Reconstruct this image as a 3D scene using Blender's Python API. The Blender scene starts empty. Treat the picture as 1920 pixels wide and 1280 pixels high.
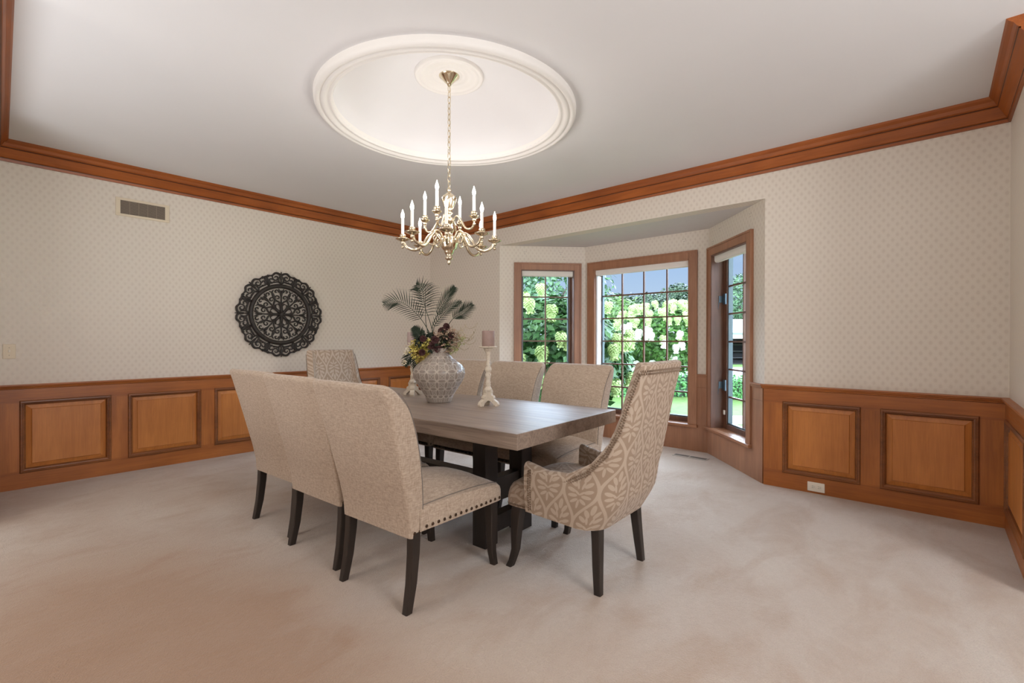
import bpy, math, random
from mathutils import Vector, Matrix
random.seed(7)
C = bpy.context.scene.collection
S = bpy.context.scene
PI = math.pi
R = math.radians

# ------------------------------------------------------------------ camera, sky, lights
YAW, PIT, ROL, FPX = R(48.454), R(-0.207), R(0.108), 894.04
EYE = Vector((0, 0, 1.2))
fw = Vector((math.sin(YAW)*math.cos(PIT), math.cos(YAW)*math.cos(PIT), math.sin(PIT)))
rt0 = Vector((math.cos(YAW), -math.sin(YAW), 0))
up0 = rt0.cross(fw)
rt = rt0*math.cos(ROL) + up0*math.sin(ROL)
up = -rt0*math.sin(ROL) + up0*math.cos(ROL)
cam = bpy.data.cameras.new('camera')
cam.sensor_width = 36
cam.lens = FPX/1920*36
cam.clip_start = 0.05
cam.clip_end = 300
co = bpy.data.objects.new('camera', cam)
C.objects.link(co)
m = Matrix((rt, up, -fw)).transposed().to_4x4()
m.translation = EYE
co.matrix_world = m
S.camera = co

S.view_settings.view_transform = 'Standard'
S.view_settings.look = 'None'
S.view_settings.gamma = 1
S.view_settings.use_curve_mapping = False
S.view_settings.exposure = 0.0

W = bpy.data.worlds.new('sky')
S.world = W
W.use_nodes = True
nt = W.node_tree
bg = nt.nodes['Background']
tc = nt.nodes.new('ShaderNodeTexCoord')
sx = nt.nodes.new('ShaderNodeSeparateXYZ')
nt.links.new(tc.outputs['Generated'], sx.inputs[0])
rp = nt.nodes.new('ShaderNodeValToRGB')
els = rp.color_ramp.elements
els[0].position = 0.0
els[0].color = (0.60, 0.72, 0.88, 1)
els[1].position = 0.14
els[1].color = (0.42, 0.58, 0.86, 1)
e = els.new(0.3)
e.color = (0.55, 0.68, 0.88, 1)
e = els.new(1.0)
e.color = (0.85, 0.9, 1.0, 1)
nt.links.new(sx.outputs[2], rp.inputs[0])
nt.links.new(rp.outputs[0], bg.inputs[0])
# radiance by elevation: blue near the horizon, a bright hazy band above it, calmer overhead
br = nt.nodes.new('ShaderNodeValToRGB')
be = br.color_ramp.elements
be[0].position = 0.0
be[0].color = (0.0235, 0.0235, 0.0235, 1)
be[1].position = 0.185
be[1].color = (0.0235, 0.0235, 0.0235, 1)
for p_, v_ in ((0.23, 0.75), (0.44, 0.75), (0.60, 0.06), (1.0, 0.05)):
    e = be.new(p_)
    e.color = (v_, v_, v_, 1)
ml = nt.nodes.new('ShaderNodeMath')
ml.operation = 'MULTIPLY'
ml.inputs[1].default_value = 44.0
nt.links.new(sx.outputs[2], br.inputs[0])
nt.links.new(br.outputs[0], ml.inputs[0])
nt.links.new(ml.outputs[0], bg.inputs[1])

def lamp(name, kind, loc, energy, color, size=0.1, rot=(0, 0, 0)):
    d = bpy.data.lights.new(name, kind)
    d.energy = energy
    d.color = color
    if kind == 'AREA':
        d.shape = 'DISK'
        d.size = size
    elif kind == 'POINT':
        d.shadow_soft_size = size
    else:
        d.angle = size
    o = bpy.data.objects.new(name, d)
    o.location = loc
    o.rotation_euler = rot
    C.objects.link(o)
    return o

lamp('sun', 'SUN', (-5, -5, 12), 0.5, (1, 0.96, 0.88), R(3), Vector((0.55, 0.35, -0.7)).to_track_quat('-Z', 'Y').to_euler())
# unseen hall-side area lamp, added to light the room from the left
lamp('hall_side_fill', 'AREA', (-2.6, 2.6, 2.25), 26, (1, 0.92, 0.82), 1.2, (R(100), 0, R(-90)))
lamp('passage_fill', 'AREA', (0.9, -2.9, 1.9), 92, (0.97, 0.98, 1.0), 1.6, (R(100), 0, 0))  # unseen, added to brighten the back wall and floor
# unseen up-facing area lamps, added to brighten the ceiling and its bounce
lamp('bounce_fill', 'AREA', (-1.3, 2.9, 0.5), 72, (0.9, 0.95, 1.0), 1.6, (PI, 0, 0))
lamp('bounce_fill', 'AREA', (1.4, -1.4, 0.6), 34, (0.9, 0.95, 1.0), 1.6, (PI, 0, 0))

# ------------------------------------------------------------------ node helpers
class NG:
    def __init__(s, name):
        s.m = bpy.data.materials.new(name)
        s.m.use_nodes = True
        s.t = s.m.node_tree
        s.b = s.t.nodes['Principled BSDF']
    def n(s, typ, **kw):
        x = s.t.nodes.new(typ)
        for k, v in kw.items():
            setattr(x, k, v)
        return x
    def l(s, a, b):
        s.t.links.new(a, b)
    def put(s, sock, v):
        if isinstance(v, bpy.types.NodeSocket):
            s.l(v, sock)
        else:
            sock.default_value = v
    def ma(s, op, a, b=None, c=None, clamp=False):
        x = s.n('ShaderNodeMath', operation=op, use_clamp=clamp)
        s.put(x.inputs[0], a)
        if b is not None:
            s.put(x.inputs[1], b)
        if c is not None:
            s.put(x.inputs[2], c)
        return x.outputs[0]
    def mix(s, f, a, b, blend='MIX'):
        x = s.n('ShaderNodeMix', data_type='RGBA', blend_type=blend)
        s.put(x.inputs[0], f)
        s.put(x.inputs[6], a if isinstance(a, bpy.types.NodeSocket) else (*a, 1))
        s.put(x.inputs[7], b if isinstance(b, bpy.types.NodeSocket) else (*b, 1))
        return x.outputs[2]
    def coord(s, which='Object', scale=(1, 1, 1)):
        t = s.n('ShaderNodeTexCoord')
        mp = s.n('ShaderNodeMapping')
        mp.inputs['Scale'].default_value = scale
        s.l(t.outputs[which], mp.inputs[0])
        return mp.outputs[0]
    def noise(s, vec, scale, detail=3, rough=0.55, dist=0.0):
        x = s.n('ShaderNodeTexNoise')
        s.l(vec, x.inputs['Vector'])
        x.inputs['Scale'].default_value = scale
        x.inputs['Detail'].default_value = detail
        x.inputs['Roughness'].default_value = rough
        x.inputs['Distortion'].default_value = dist
        return x.outputs[0]
    def sep(s, vec):
        x = s.n('ShaderNodeSeparateXYZ')
        s.l(vec, x.inputs[0])
        return x.outputs
    def rng(s, v, a, b, c=0.0, d=1.0, smooth=False):
        x = s.n('ShaderNodeMapRange', interpolation_type='SMOOTHSTEP' if smooth else 'LINEAR')
        s.put(x.inputs[0], v)
        for i, q in enumerate((a, b, c, d)):
            x.inputs[i+1].default_value = q
        return x.outputs[0]
    def bump(s, h, strength=0.3, dist=0.01):
        x = s.n('ShaderNodeBump')
        x.inputs['Strength'].default_value = strength
        x.inputs['Distance'].default_value = dist
        s.l(h, x.inputs['Height'])
        s.l(x.outputs[0], s.b.inputs['Normal'])
    def col(s, c):
        s.put(s.b.inputs['Base Color'], c if isinstance(c, bpy.types.NodeSocket) else (*c, 1))
    def set(s, **kw):
        for k, v in kw.items():
            s.put(s.b.inputs[k.replace('_', ' ')], v)
        return s

def srgb(r, g, b):
    f = lambda c: (c/255/12.92) if c/255 <= 0.04045 else ((c/255+0.055)/1.055)**2.4
    return (f(r), f(g), f(b))

def plain(name, c, rough=0.5, metal=0.0, var=0.0, vscale=20, bump=0.0, **kw):
    g = NG(name)
    if var:
        v = g.coord()
        nz = g.noise(v, vscale, 4)
        d = tuple(x*(1-var) for x in c)
        l = tuple(min(1, x*(1+var)) for x in c)
        g.col(g.mix(g.rng(nz, 0.3, 0.7), d, l))
        if bump:
            g.bump(nz, bump, 0.005)
    else:
        g.col(c)
    g.set(Roughness=rough, Metallic=metal)
    for k, v in kw.items():
        g.b.inputs[k.replace('_', ' ')].default_value = v
    return g.m

def wood(name, dark, light, axis='z', rough=0.38, k=1.0):
    g = NG(name)
    sc = {'z': (9, 9, 0.9), 'x': (0.9, 9, 9)}[axis]
    v = g.coord('Object', sc)
    a = g.noise(v, 1.2*k, 5, 0.6, 1.2)
    sc2 = {'z': (60, 60, 2.0), 'x': (2.0, 60, 60)}[axis]
    b = g.noise(g.coord('Object', sc2), 2.0*k, 3, 0.6, 0.3)
    blot = g.noise(g.coord('Object', (1, 1, 1)), 2.3, 3)
    f = g.ma('ADD', g.ma('MULTIPLY', a, 0.5), g.ma('ADD', g.ma('MULTIPLY', b, 0.28), g.ma('MULTIPLY', blot, 0.32)))
    f = g.rng(f, 0.36, 0.72)
    g.col(g.mix(f, dark, light))
    g.set(Roughness=g.rng(b, 0.2, 0.8, rough-0.06, rough+0.1))
    g.bump(b, 0.06, 0.002)
    return g.m

M = {}
M['wood_v'] = wood('stained_alder_vertical_grain', srgb(134, 74, 30), srgb(188, 114, 52), 'z')
M['wood_h'] = wood('stained_alder_horizontal_grain', srgb(130, 70, 28), srgb(182, 108, 48), 'x')
M['wood_panel'] = wood('stained_alder_raised_panel', srgb(164, 96, 42), srgb(208, 134, 66), 'z')
M['wood_mold'] = wood('dark_glazed_moulding_wood', srgb(90, 50, 24), srgb(150, 90, 46), 'x')
M['wood_crown'] = wood('stained_crown_wood', srgb(128, 64, 24), srgb(180, 100, 42), 'x')
M['crown_line'] = wood('dark_crown_bead', srgb(66, 32, 14), srgb(96, 50, 24), 'x')  # thin dark strips set along the steps of the crown
M['wood_bay'] = wood('dull_brown_bay_wood_vertical', srgb(134, 88, 62), srgb(176, 126, 94), 'z')  # duller brown than the stained alder elsewhere
M['wood_bay_h'] = wood('dull_brown_bay_wood_horizontal', srgb(132, 84, 56), srgb(172, 120, 86), 'x')
M['sash'] = wood('window_sash_wood', srgb(86, 58, 46), srgb(128, 90, 72), 'z')
M['ceiling'] = plain('flat_white_ceiling_paint', srgb(228, 225, 224), 0.9, var=0.012, vscale=1.5)
M['plaster'] = plain('white_plaster_moulding', srgb(236, 231, 225), 0.6)
M['soffit'] = plain('pale_grey_wallpaper', srgb(214, 208, 204), 0.8, var=0.02, vscale=30)
M['cream'] = plain('cream_plastic', srgb(224, 208, 182), 0.45)
M['ivory'] = plain('ivory_plate', srgb(232, 222, 206), 0.4)
M['darkslot'] = plain('dark_slot', srgb(40, 34, 30), 0.6)
M['louver'] = plain('bronze_grille_louver', srgb(150, 134, 116), 0.45, 0.2)
M['black_wood'] = wood('espresso_stained_wood', srgb(24, 18, 15), srgb(52, 41, 34), 'z', 0.4)
M['black_wood_h'] = wood('espresso_stained_wood_horizontal', srgb(22, 16, 14), srgb(46, 36, 30), 'x', 0.4)
M['nail'] = plain('antique_brass_nailhead', srgb(82, 64, 50), 0.35, 0.8)
M['nail_silver'] = plain('small_pewter_nailhead', srgb(140, 120, 102), 0.3, 0.85)
M['piping'] = plain('grey_seam_piping', srgb(120, 110, 102), 0.8)
M['blind'] = plain('white_blind_cassette', srgb(236, 230, 222), 0.6)
M['white_vinyl'] = plain('white_jamb_liner', srgb(222, 222, 226), 0.5)
M['steel_blue'] = plain('blue_grey_hinge_metal', srgb(96, 112, 124), 0.4, 0.7)
M['alu'] = plain('grey_exterior_cladding', srgb(96, 108, 112), 0.5, 0.3)
M['brass'] = plain('polished_silver_brass', srgb(226, 212, 186), 0.17, 1.0)
M['sleeve'] = plain('white_candle_sleeve', srgb(250, 246, 238), 0.5)
M['sleeve_glow'] = M['sleeve']
M['candle'] = plain('mauve_pillar_candle', srgb(152, 126, 116), 0.6, var=0.06, vscale=30)
M['candle_pale'] = plain('pale_mauve_pillar_candle', srgb(182, 160, 154), 0.6, var=0.05, vscale=30)
M['wick'] = plain('candle_wick', srgb(60, 50, 44), 0.8)
M['frond'] = plain('dark_palm_leaf', srgb(38, 48, 34), 0.95, var=0.3, vscale=12)
M['stem'] = plain('green_stem', srgb(92, 104, 66), 0.6)
M['twig'] = plain('dry_curly_twig', srgb(176, 158, 122), 0.7, var=0.2, vscale=40)
M['yellow'] = plain('yellow_blossom', srgb(214, 198, 104), 0.7, var=0.2, vscale=60)
M['peach'] = plain('peach_blossom', srgb(206, 170, 104), 0.7, var=0.25, vscale=60)
M['burgundy'] = plain('burgundy_dried_bloom', srgb(84, 50, 48), 0.8, var=0.35, vscale=50)
M['pinkdry'] = plain('dried_taupe_bloom', srgb(166, 138, 116), 0.8, var=0.3, vscale=60)
M['sage'] = plain('sage_bud', srgb(160, 162, 104), 0.8, var=0.3, vscale=60)
M['petal_white'] = plain('small_cream_petal', srgb(226, 214, 186), 0.7)
M['carved'] = plain('dark_carved_wood', srgb(46, 40, 36), 0.55, var=0.35, vscale=45, bump=0.3)
M['register'] = plain('beige_metal_register', srgb(188, 178, 168), 0.5, 0.3)

def bulb_mat():
    g = NG('lit_candle_bulb')
    g.col((1, 0.95, 0.88))
    g.set(Roughness=0.3)
    g.b.inputs['Emission Color'].default_value = (1, 0.93, 0.84, 1)
    g.b.inputs['Emission Strength'].default_value = 14
    return g.m
M['bulb'] = bulb_mat()

def glass():
    g = NG('window_glass')
    t = g.n('ShaderNodeBsdfTransparent')
    t.inputs[0].default_value = (0.96, 0.98, 0.97, 1)
    gl = g.n('ShaderNodeBsdfGlossy')
    gl.inputs['Roughness'].default_value = 0.02
    fr = g.n('ShaderNodeLayerWeight')
    fr.inputs[0].default_value = 0.5
    fac = g.ma('MULTIPLY', g.ma('POWER', fr.outputs[1], 5.0), 0.35)
    mx = g.n('ShaderNodeMixShader')
    g.l(fac, mx.inputs[0])
    g.l(t.outputs[0], mx.inputs[1])
    g.l(gl.outputs[0], mx.inputs[2])
    g.l(mx.outputs[0], g.t.nodes['Material Output'].inputs[0])
    return g.m
M['glass'] = glass()

def wallpaper(name='cream_lattice_wallpaper'):
    g = NG(name)
    v = g.coord('Object')
    x, y, z = g.sep(v)[:3]
    a = g.ma('DIVIDE', x, 0.052)
    b = g.ma('DIVIDE', z, 0.074)
    p = g.ma('ADD', a, b)
    q = g.ma('SUBTRACT', a, b)
    fp = g.ma('ABSOLUTE', g.ma('SUBTRACT', g.ma('FRACT', g.ma('ADD', p, 100)), 0.5))
    fq = g.ma('ABSOLUTE', g.ma('SUBTRACT', g.ma('FRACT', g.ma('ADD', q, 100)), 0.5))
    # dot where both near 0.5 distance (cell corners); lines where either near 0
    dx = g.ma('SUBTRACT', 0.5, fp)
    dy = g.ma('SUBTRACT', 0.5, fq)
    d = g.ma('SQRT', g.ma('ADD', g.ma('MULTIPLY', dx, dx), g.ma('MULTIPLY', dy, dy)))
    dot = g.rng(d, 0.20, 0.29, 1, 0, True)
    l1 = g.rng(fp, 0.02, 0.06, 1, 0)
    l2 = g.rng(fq, 0.02, 0.06, 1, 0)
    l3 = g.rng(g.ma('ABSOLUTE', g.ma('SUBTRACT', fp, 0.12)), 0.015, 0.04, 1, 0)
    l4 = g.rng(g.ma('ABSOLUTE', g.ma('SUBTRACT', fq, 0.12)), 0.015, 0.04, 1, 0)
    line = g.ma('MAXIMUM', g.ma('MAXIMUM', l1, l2), g.ma('MULTIPLY', g.ma('MAXIMUM', l3, l4), 0.6))
    base = g.mix(g.ma('MULTIPLY', line, 0.4), srgb(224, 213, 199), srgb(231, 222, 209))
    c = g.mix(g.ma('MULTIPLY', dot, 0.5), base, srgb(208, 194, 179))
    g.col(c)
    ro = g.ma('SUBTRACT', 0.72, g.ma('MULTIPLY', g.ma('MAXIMUM', dot, line), 0.34))
    g.set(Roughness=ro)
    g.b.inputs['Specular IOR Level'].default_value = 0.5
    g.bump(g.ma('ADD', g.ma('MULTIPLY', dot, 0.6), g.ma('MULTIPLY', line, -0.5)), 0.12, 0.002)
    return g.m
M['paper'] = wallpaper()

def carpet():
    g = NG('plush_carpet')
    v = g.coord('Object')
    big = g.noise(v, 1.1, 4, 0.6, 0.8)
    big2 = g.noise(g.coord('Object', (1.0, 1.8, 1)), 1.9, 5, 0.62, 0.5)
    fine = g.noise(v, 160, 3, 0.7)
    mid = g.noise(v, 34, 3, 0.6)
    c = g.mix(g.rng(big, 0.35, 0.65), srgb(200, 181, 164), srgb(211, 197, 183))
    c = g.mix(g.ma('MULTIPLY', g.rng(big2, 0.45, 0.66), 0.5), c, srgb(178, 148, 122))
    # warm dim light at the left, painted into the colour with a ragged edge
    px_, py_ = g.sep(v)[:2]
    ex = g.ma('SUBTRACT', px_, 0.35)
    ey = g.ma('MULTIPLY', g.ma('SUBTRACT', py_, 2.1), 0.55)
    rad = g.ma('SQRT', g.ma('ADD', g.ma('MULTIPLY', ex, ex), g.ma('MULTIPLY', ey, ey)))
    warm_shade = g.rng(g.ma('ADD', rad, g.ma('MULTIPLY', big2, 1.1)), 0.90, 1.60, 1, 0, True)
    c = g.mix(g.ma('MULTIPLY', warm_shade, 0.8), c, srgb(168, 130, 100))
    c = g.mix(g.ma('MULTIPLY', g.rng(mid, 0.35, 0.7), 0.10), c, srgb(150, 124, 106))
    c = g.mix(g.ma('MULTIPLY', g.rng(fine, 0.3, 0.7), 0.24), c, srgb(140, 116, 100))
    g.col(c)
    g.set(Roughness=0.95)
    g.b.inputs['Sheen Weight'].default_value = 0.25
    g.b.inputs['Specular IOR Level'].default_value = 0.1
    h = g.ma('ADD', g.ma('MULTIPLY', fine, 0.8), g.ma('ADD', g.ma('MULTIPLY', mid, 0.8), g.ma('MULTIPLY', big2, 1.0)))
    g.bump(h, 0.6, 0.012)
    return g.m
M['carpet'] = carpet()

def linen(name, c1, c2):
    g = NG(name)
    a = g.noise(g.coord('Object', (26, 26, 150)), 1.5, 3, 0.6)
    b = g.noise(g.coord('Object', (150, 150, 26)), 1.5, 3, 0.6)
    f = g.rng(g.ma('MULTIPLY', g.ma('ADD', a, b), 0.5), 0.38, 0.62)
    g.col(g.mix(f, c1, c2))
    g.set(Roughness=0.9)
    g.b.inputs['Sheen Weight'].default_value = 0.2
    g.bump(f, 0.18, 0.002)
    return g.m
M['linen'] = linen('beige_linen_weave', srgb(160, 138, 118), srgb(194, 174, 154))

def damask(name, ground, motif):
    g = NG(name)
    t = g.n('ShaderNodeUVMap')
    u, v, _ = g.sep(t.outputs[0])[:3]
    Wd, Ht = 0.15, 0.33
    X = g.ma('MULTIPLY', g.ma('ABSOLUTE', g.ma('SUBTRACT', g.ma('FRACT', g.ma('ADD', g.ma('DIVIDE', u, Wd), 50.5)), 0.5)), 1.0)  # 0..0.5
    Y = g.ma('SUBTRACT', g.ma('FRACT', g.ma('ADD', g.ma('DIVIDE', v, Ht), 50.5)), 0.5)  # -0.5..0.5
    bb = g.ma('MULTIPLY', g.ma('ADD', g.ma('COSINE', g.ma('MULTIPLY', Y, 2*PI)), 1.0), 0.25)
    inA = g.ma('LESS_THAN', X, bb)
    edge = g.ma('ABSOLUTE', g.ma('SUBTRACT', X, bb))
    band = g.rng(edge, 0.045, 0.06, 1, 0)
    X2 = g.ma('SUBTRACT', 0.5, X)
    Y2 = g.ma('SUBTRACT', g.ma('FRACT', g.ma('ADD', Y, 1.0)), 0.5)
    mixf = lambda a, b: g.ma('ADD', g.ma('MULTIPLY', inA, a), g.ma('MULTIPLY', g.ma('SUBTRACT', 1, inA), b))
    xx = g.ma('MULTIPLY', mixf(X, X2), Wd)
    yy = g.ma('MULTIPLY', mixf(Y, Y2), Ht)
    tot = None
    # leaves of the palmette: centre x, y, angle, half length, half width
    for (cx, cy, an, hl, hw) in ((0, 0.080, 90, 0.026, 0.0105), (0.021, 0.058, 62, 0.022, 0.0095), (0.033, 0.028, 42, 0.021, 0.0095),
                                 (0.037, -0.004, 20, 0.020, 0.009), (0.030, -0.030, -5, 0.021, 0.0085), (0.012, 0.022, 75, 0.020, 0.0055),
                                 (0.020, -0.054, -35, 0.019, 0.0075), (0.011, -0.014, 40, 0.016, 0.005), (0.0, -0.068, 90, 0.022, 0.006)):
        ca, sa = math.cos(R(an)), math.sin(R(an))
        dx = g.ma('SUBTRACT', xx, cx)
        dy = g.ma('SUBTRACT', yy, cy)
        a = g.ma('DIVIDE', g.ma('ADD', g.ma('MULTIPLY', dx, ca), g.ma('MULTIPLY', dy, sa)), hl)
        b = g.ma('DIVIDE', g.ma('SUBTRACT', g.ma('MULTIPLY', dy, ca), g.ma('MULTIPLY', dx, sa)), hw)
        d = g.ma('ADD', g.ma('MULTIPLY', a, a), g.ma('MULTIPLY', b, b))
        tot = d if tot is None else g.ma('MINIMUM', tot, d)
    leaf = g.rng(tot, 0.85, 1.15, 1, 0)
    f = g.ma('MAXIMUM', band, leaf)
    nz = g.noise(g.coord('Object'), 300, 2)
    c = g.mix(f, ground, motif)
    c = g.mix(g.ma('MULTIPLY', nz, 0.12), c, srgb(130, 110, 94))
    g.col(c)
    g.set(Roughness=g.ma('SUBTRACT', 0.85, g.ma('MULTIPLY', f, 0.25)))
    g.b.inputs['Sheen Weight'].default_value = 0.2
    g.bump(nz, 0.08, 0.001)
    return g.m
M['damask'] = damask('damask_upholstery', srgb(160, 137, 116), srgb(188, 168, 148))

def table_mat(axis):
    g = NG('weathered_grey_brown_oak_' + axis)
    v = g.coord('Object', (14, 0.9, 14) if axis == 'top' else (2, 2, 14))
    a = g.noise(v, 1.6, 5, 0.65, 0.8)
    b = g.noise(g.coord('Object', (70, 2.2, 70)), 1.5, 3, 0.6, 0.4)
    crack = g.rng(g.noise(g.coord('Object', (26, 1.3, 26)), 1.3, 5, 0.6, 0.5), 0.64, 0.72)
    f = g.rng(g.ma('ADD', g.ma('MULTIPLY', a, 0.6), g.ma('MULTIPLY', b, 0.4)), 0.38, 0.64)
    c = g.mix(f, srgb(116, 99, 87), srgb(160, 140, 124))
    c = g.mix(g.ma('MULTIPLY', crack, 0.65), c, srgb(54, 44, 38))
    g.col(c)
    g.set(Roughness=g.rng(b, 0.2, 0.8, 0.30, 0.46))
    h = g.ma('SUBTRACT', g.ma('MULTIPLY', b, 0.3), crack)
    g.bump(h, 0.25, 0.003)
    return g.m
M['table_top'] = table_mat('top')

def vase_mat():
    g = NG('grey_white_relief_ceramic')
    t = g.n('ShaderNodeUVMap')
    u, v, _ = g.sep(t.outputs[0])[:3]
    cell = 0.066
    a = g.ma('DIVIDE', u, cell)
    b = g.ma('DIVIDE', v, cell)
    x = g.ma('ABSOLUTE', g.ma('SUBTRACT', g.ma('FRACT', g.ma('ADD', a, 40)), 0.5))
    y = g.ma('ABSOLUTE', g.ma('SUBTRACT', g.ma('FRACT', g.ma('ADD', b, 40)), 0.5))
    def ring(px, py, rr=0.70, w=0.016):
        L = g.ma('SQRT', g.ma('ADD', g.ma('MULTIPLY', px, px), g.ma('MULTIPLY', py, py)))
        return g.rng(g.ma('ABSOLUTE', g.ma('SUBTRACT', L, rr)), w, w+0.03, 1, 0, True)
    x1 = g.ma('SUBTRACT', 1.0, x)
    y1 = g.ma('SUBTRACT', 1.0, y)
    r = g.ma('MAXIMUM', ring(x, y), g.ma('MAXIMUM', ring(x1, y), ring(x, y1)))
    r = g.ma('MAXIMUM', r, g.ma('MULTIPLY', g.ma('MAXIMUM', ring(x1, y, 0.80, 0.006), ring(x, y1, 0.80, 0.006)), 0.55))
    dia = g.rng(g.ma('ABSOLUTE', g.ma('SUBTRACT', g.ma('ADD', x, y), 0.16)), 0.02, 0.05, 0.7, 0)
    r = g.ma('MAXIMUM', r, dia)
    nz = g.noise(g.coord('Object'), 40, 3)
    c = g.mix(r, g.mix(nz, srgb(126, 112, 102), srgb(160, 146, 134)), srgb(206, 193, 179))
    g.col(c)
    g.set(Roughness=0.28)
    g.bump(r, 0.9, 0.004)
    return g.m
M['vase'] = vase_mat()

def distress():
    g = NG('distressed_white_paint')
    v = g.coord()
    nz = g.noise(v, 60, 5, 0.7)
    n2 = g.noise(v, 16, 4, 0.7)
    f = g.ma('MULTIPLY', g.rng(nz, 0.55, 0.66), g.rng(n2, 0.42, 0.6))
    g.col(g.mix(f, srgb(212, 198, 178), srgb(120, 88, 62)))
    g.set(Roughness=0.6)
    g.bump(nz, 0.35, 0.004)
    return g.m
M['distress'] = distress()

def leafmat(name, d, l, sc=6.0, rough=0.55):
    g = NG(name)
    v = g.coord()
    nz = g.noise(v, sc, 4, 0.6)
    n2 = g.noise(v, sc*8, 2)
    f = g.rng(g.ma('ADD', g.ma('MULTIPLY', nz, 0.6), g.ma('MULTIPLY', n2, 0.4)), 0.35, 0.65)
    g.col(g.mix(f, d, l))
    g.set(Roughness=rough)
    return g.m
M['hyd_leaf'] = leafmat('hydrangea_leaf', srgb(42, 78, 28), srgb(84, 126, 46))
M['hyd_leaf2'] = leafmat('deep_hydrangea_leaf', srgb(32, 66, 32), srgb(68, 112, 48))
M['tree_dark'] = leafmat('dark_tree_leaf', srgb(30, 50, 30), srgb(62, 84, 52), 2)
M['tree_mid'] = leafmat('mid_green_tree_leaf', srgb(52, 84, 32), srgb(94, 122, 54), 2)
M['tree_blue'] = leafmat('blue_green_tree_leaf', srgb(44, 78, 46), srgb(94, 126, 86), 2)
M['hedge'] = leafmat('clipped_hedge_leaf', srgb(40, 96, 42), srgb(90, 150, 72), 5)
M['bloom_lime'] = leafmat('lime_hydrangea_bloom', srgb(146, 172, 96), srgb(188, 206, 146), 14, 0.8)
M['bloom_white'] = leafmat('white_hydrangea_bloom', srgb(226, 226, 206), srgb(248, 248, 238), 14, 0.8)
M['bark'] = plain('grey_bark', srgb(96, 82, 70), 0.9, var=0.3, vscale=10)
M['lawn'] = leafmat('lawn_grass', srgb(84, 116, 50), srgb(112, 144, 72), 1.5, 0.9)
M['asphalt'] = plain('pale_asphalt', srgb(168, 172, 178), 0.9, var=0.06)
M['concrete'] = plain('concrete_path', srgb(200, 192, 182), 0.9, var=0.06)
M['mulch'] = plain('dark_mulch_bed', srgb(110, 98, 92), 0.95, var=0.4, vscale=14)
M['siding'] = plain('white_siding', srgb(226, 228, 232), 0.7)
M['fence'] = plain('grey_white_fence', srgb(214, 212, 208), 0.8, var=0.05)
M['roof'] = plain('dark_shingle', srgb(96, 92, 92), 0.9, var=0.15)
M['garage'] = plain('dark_garage_interior', srgb(44, 40, 40), 0.9)

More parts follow.
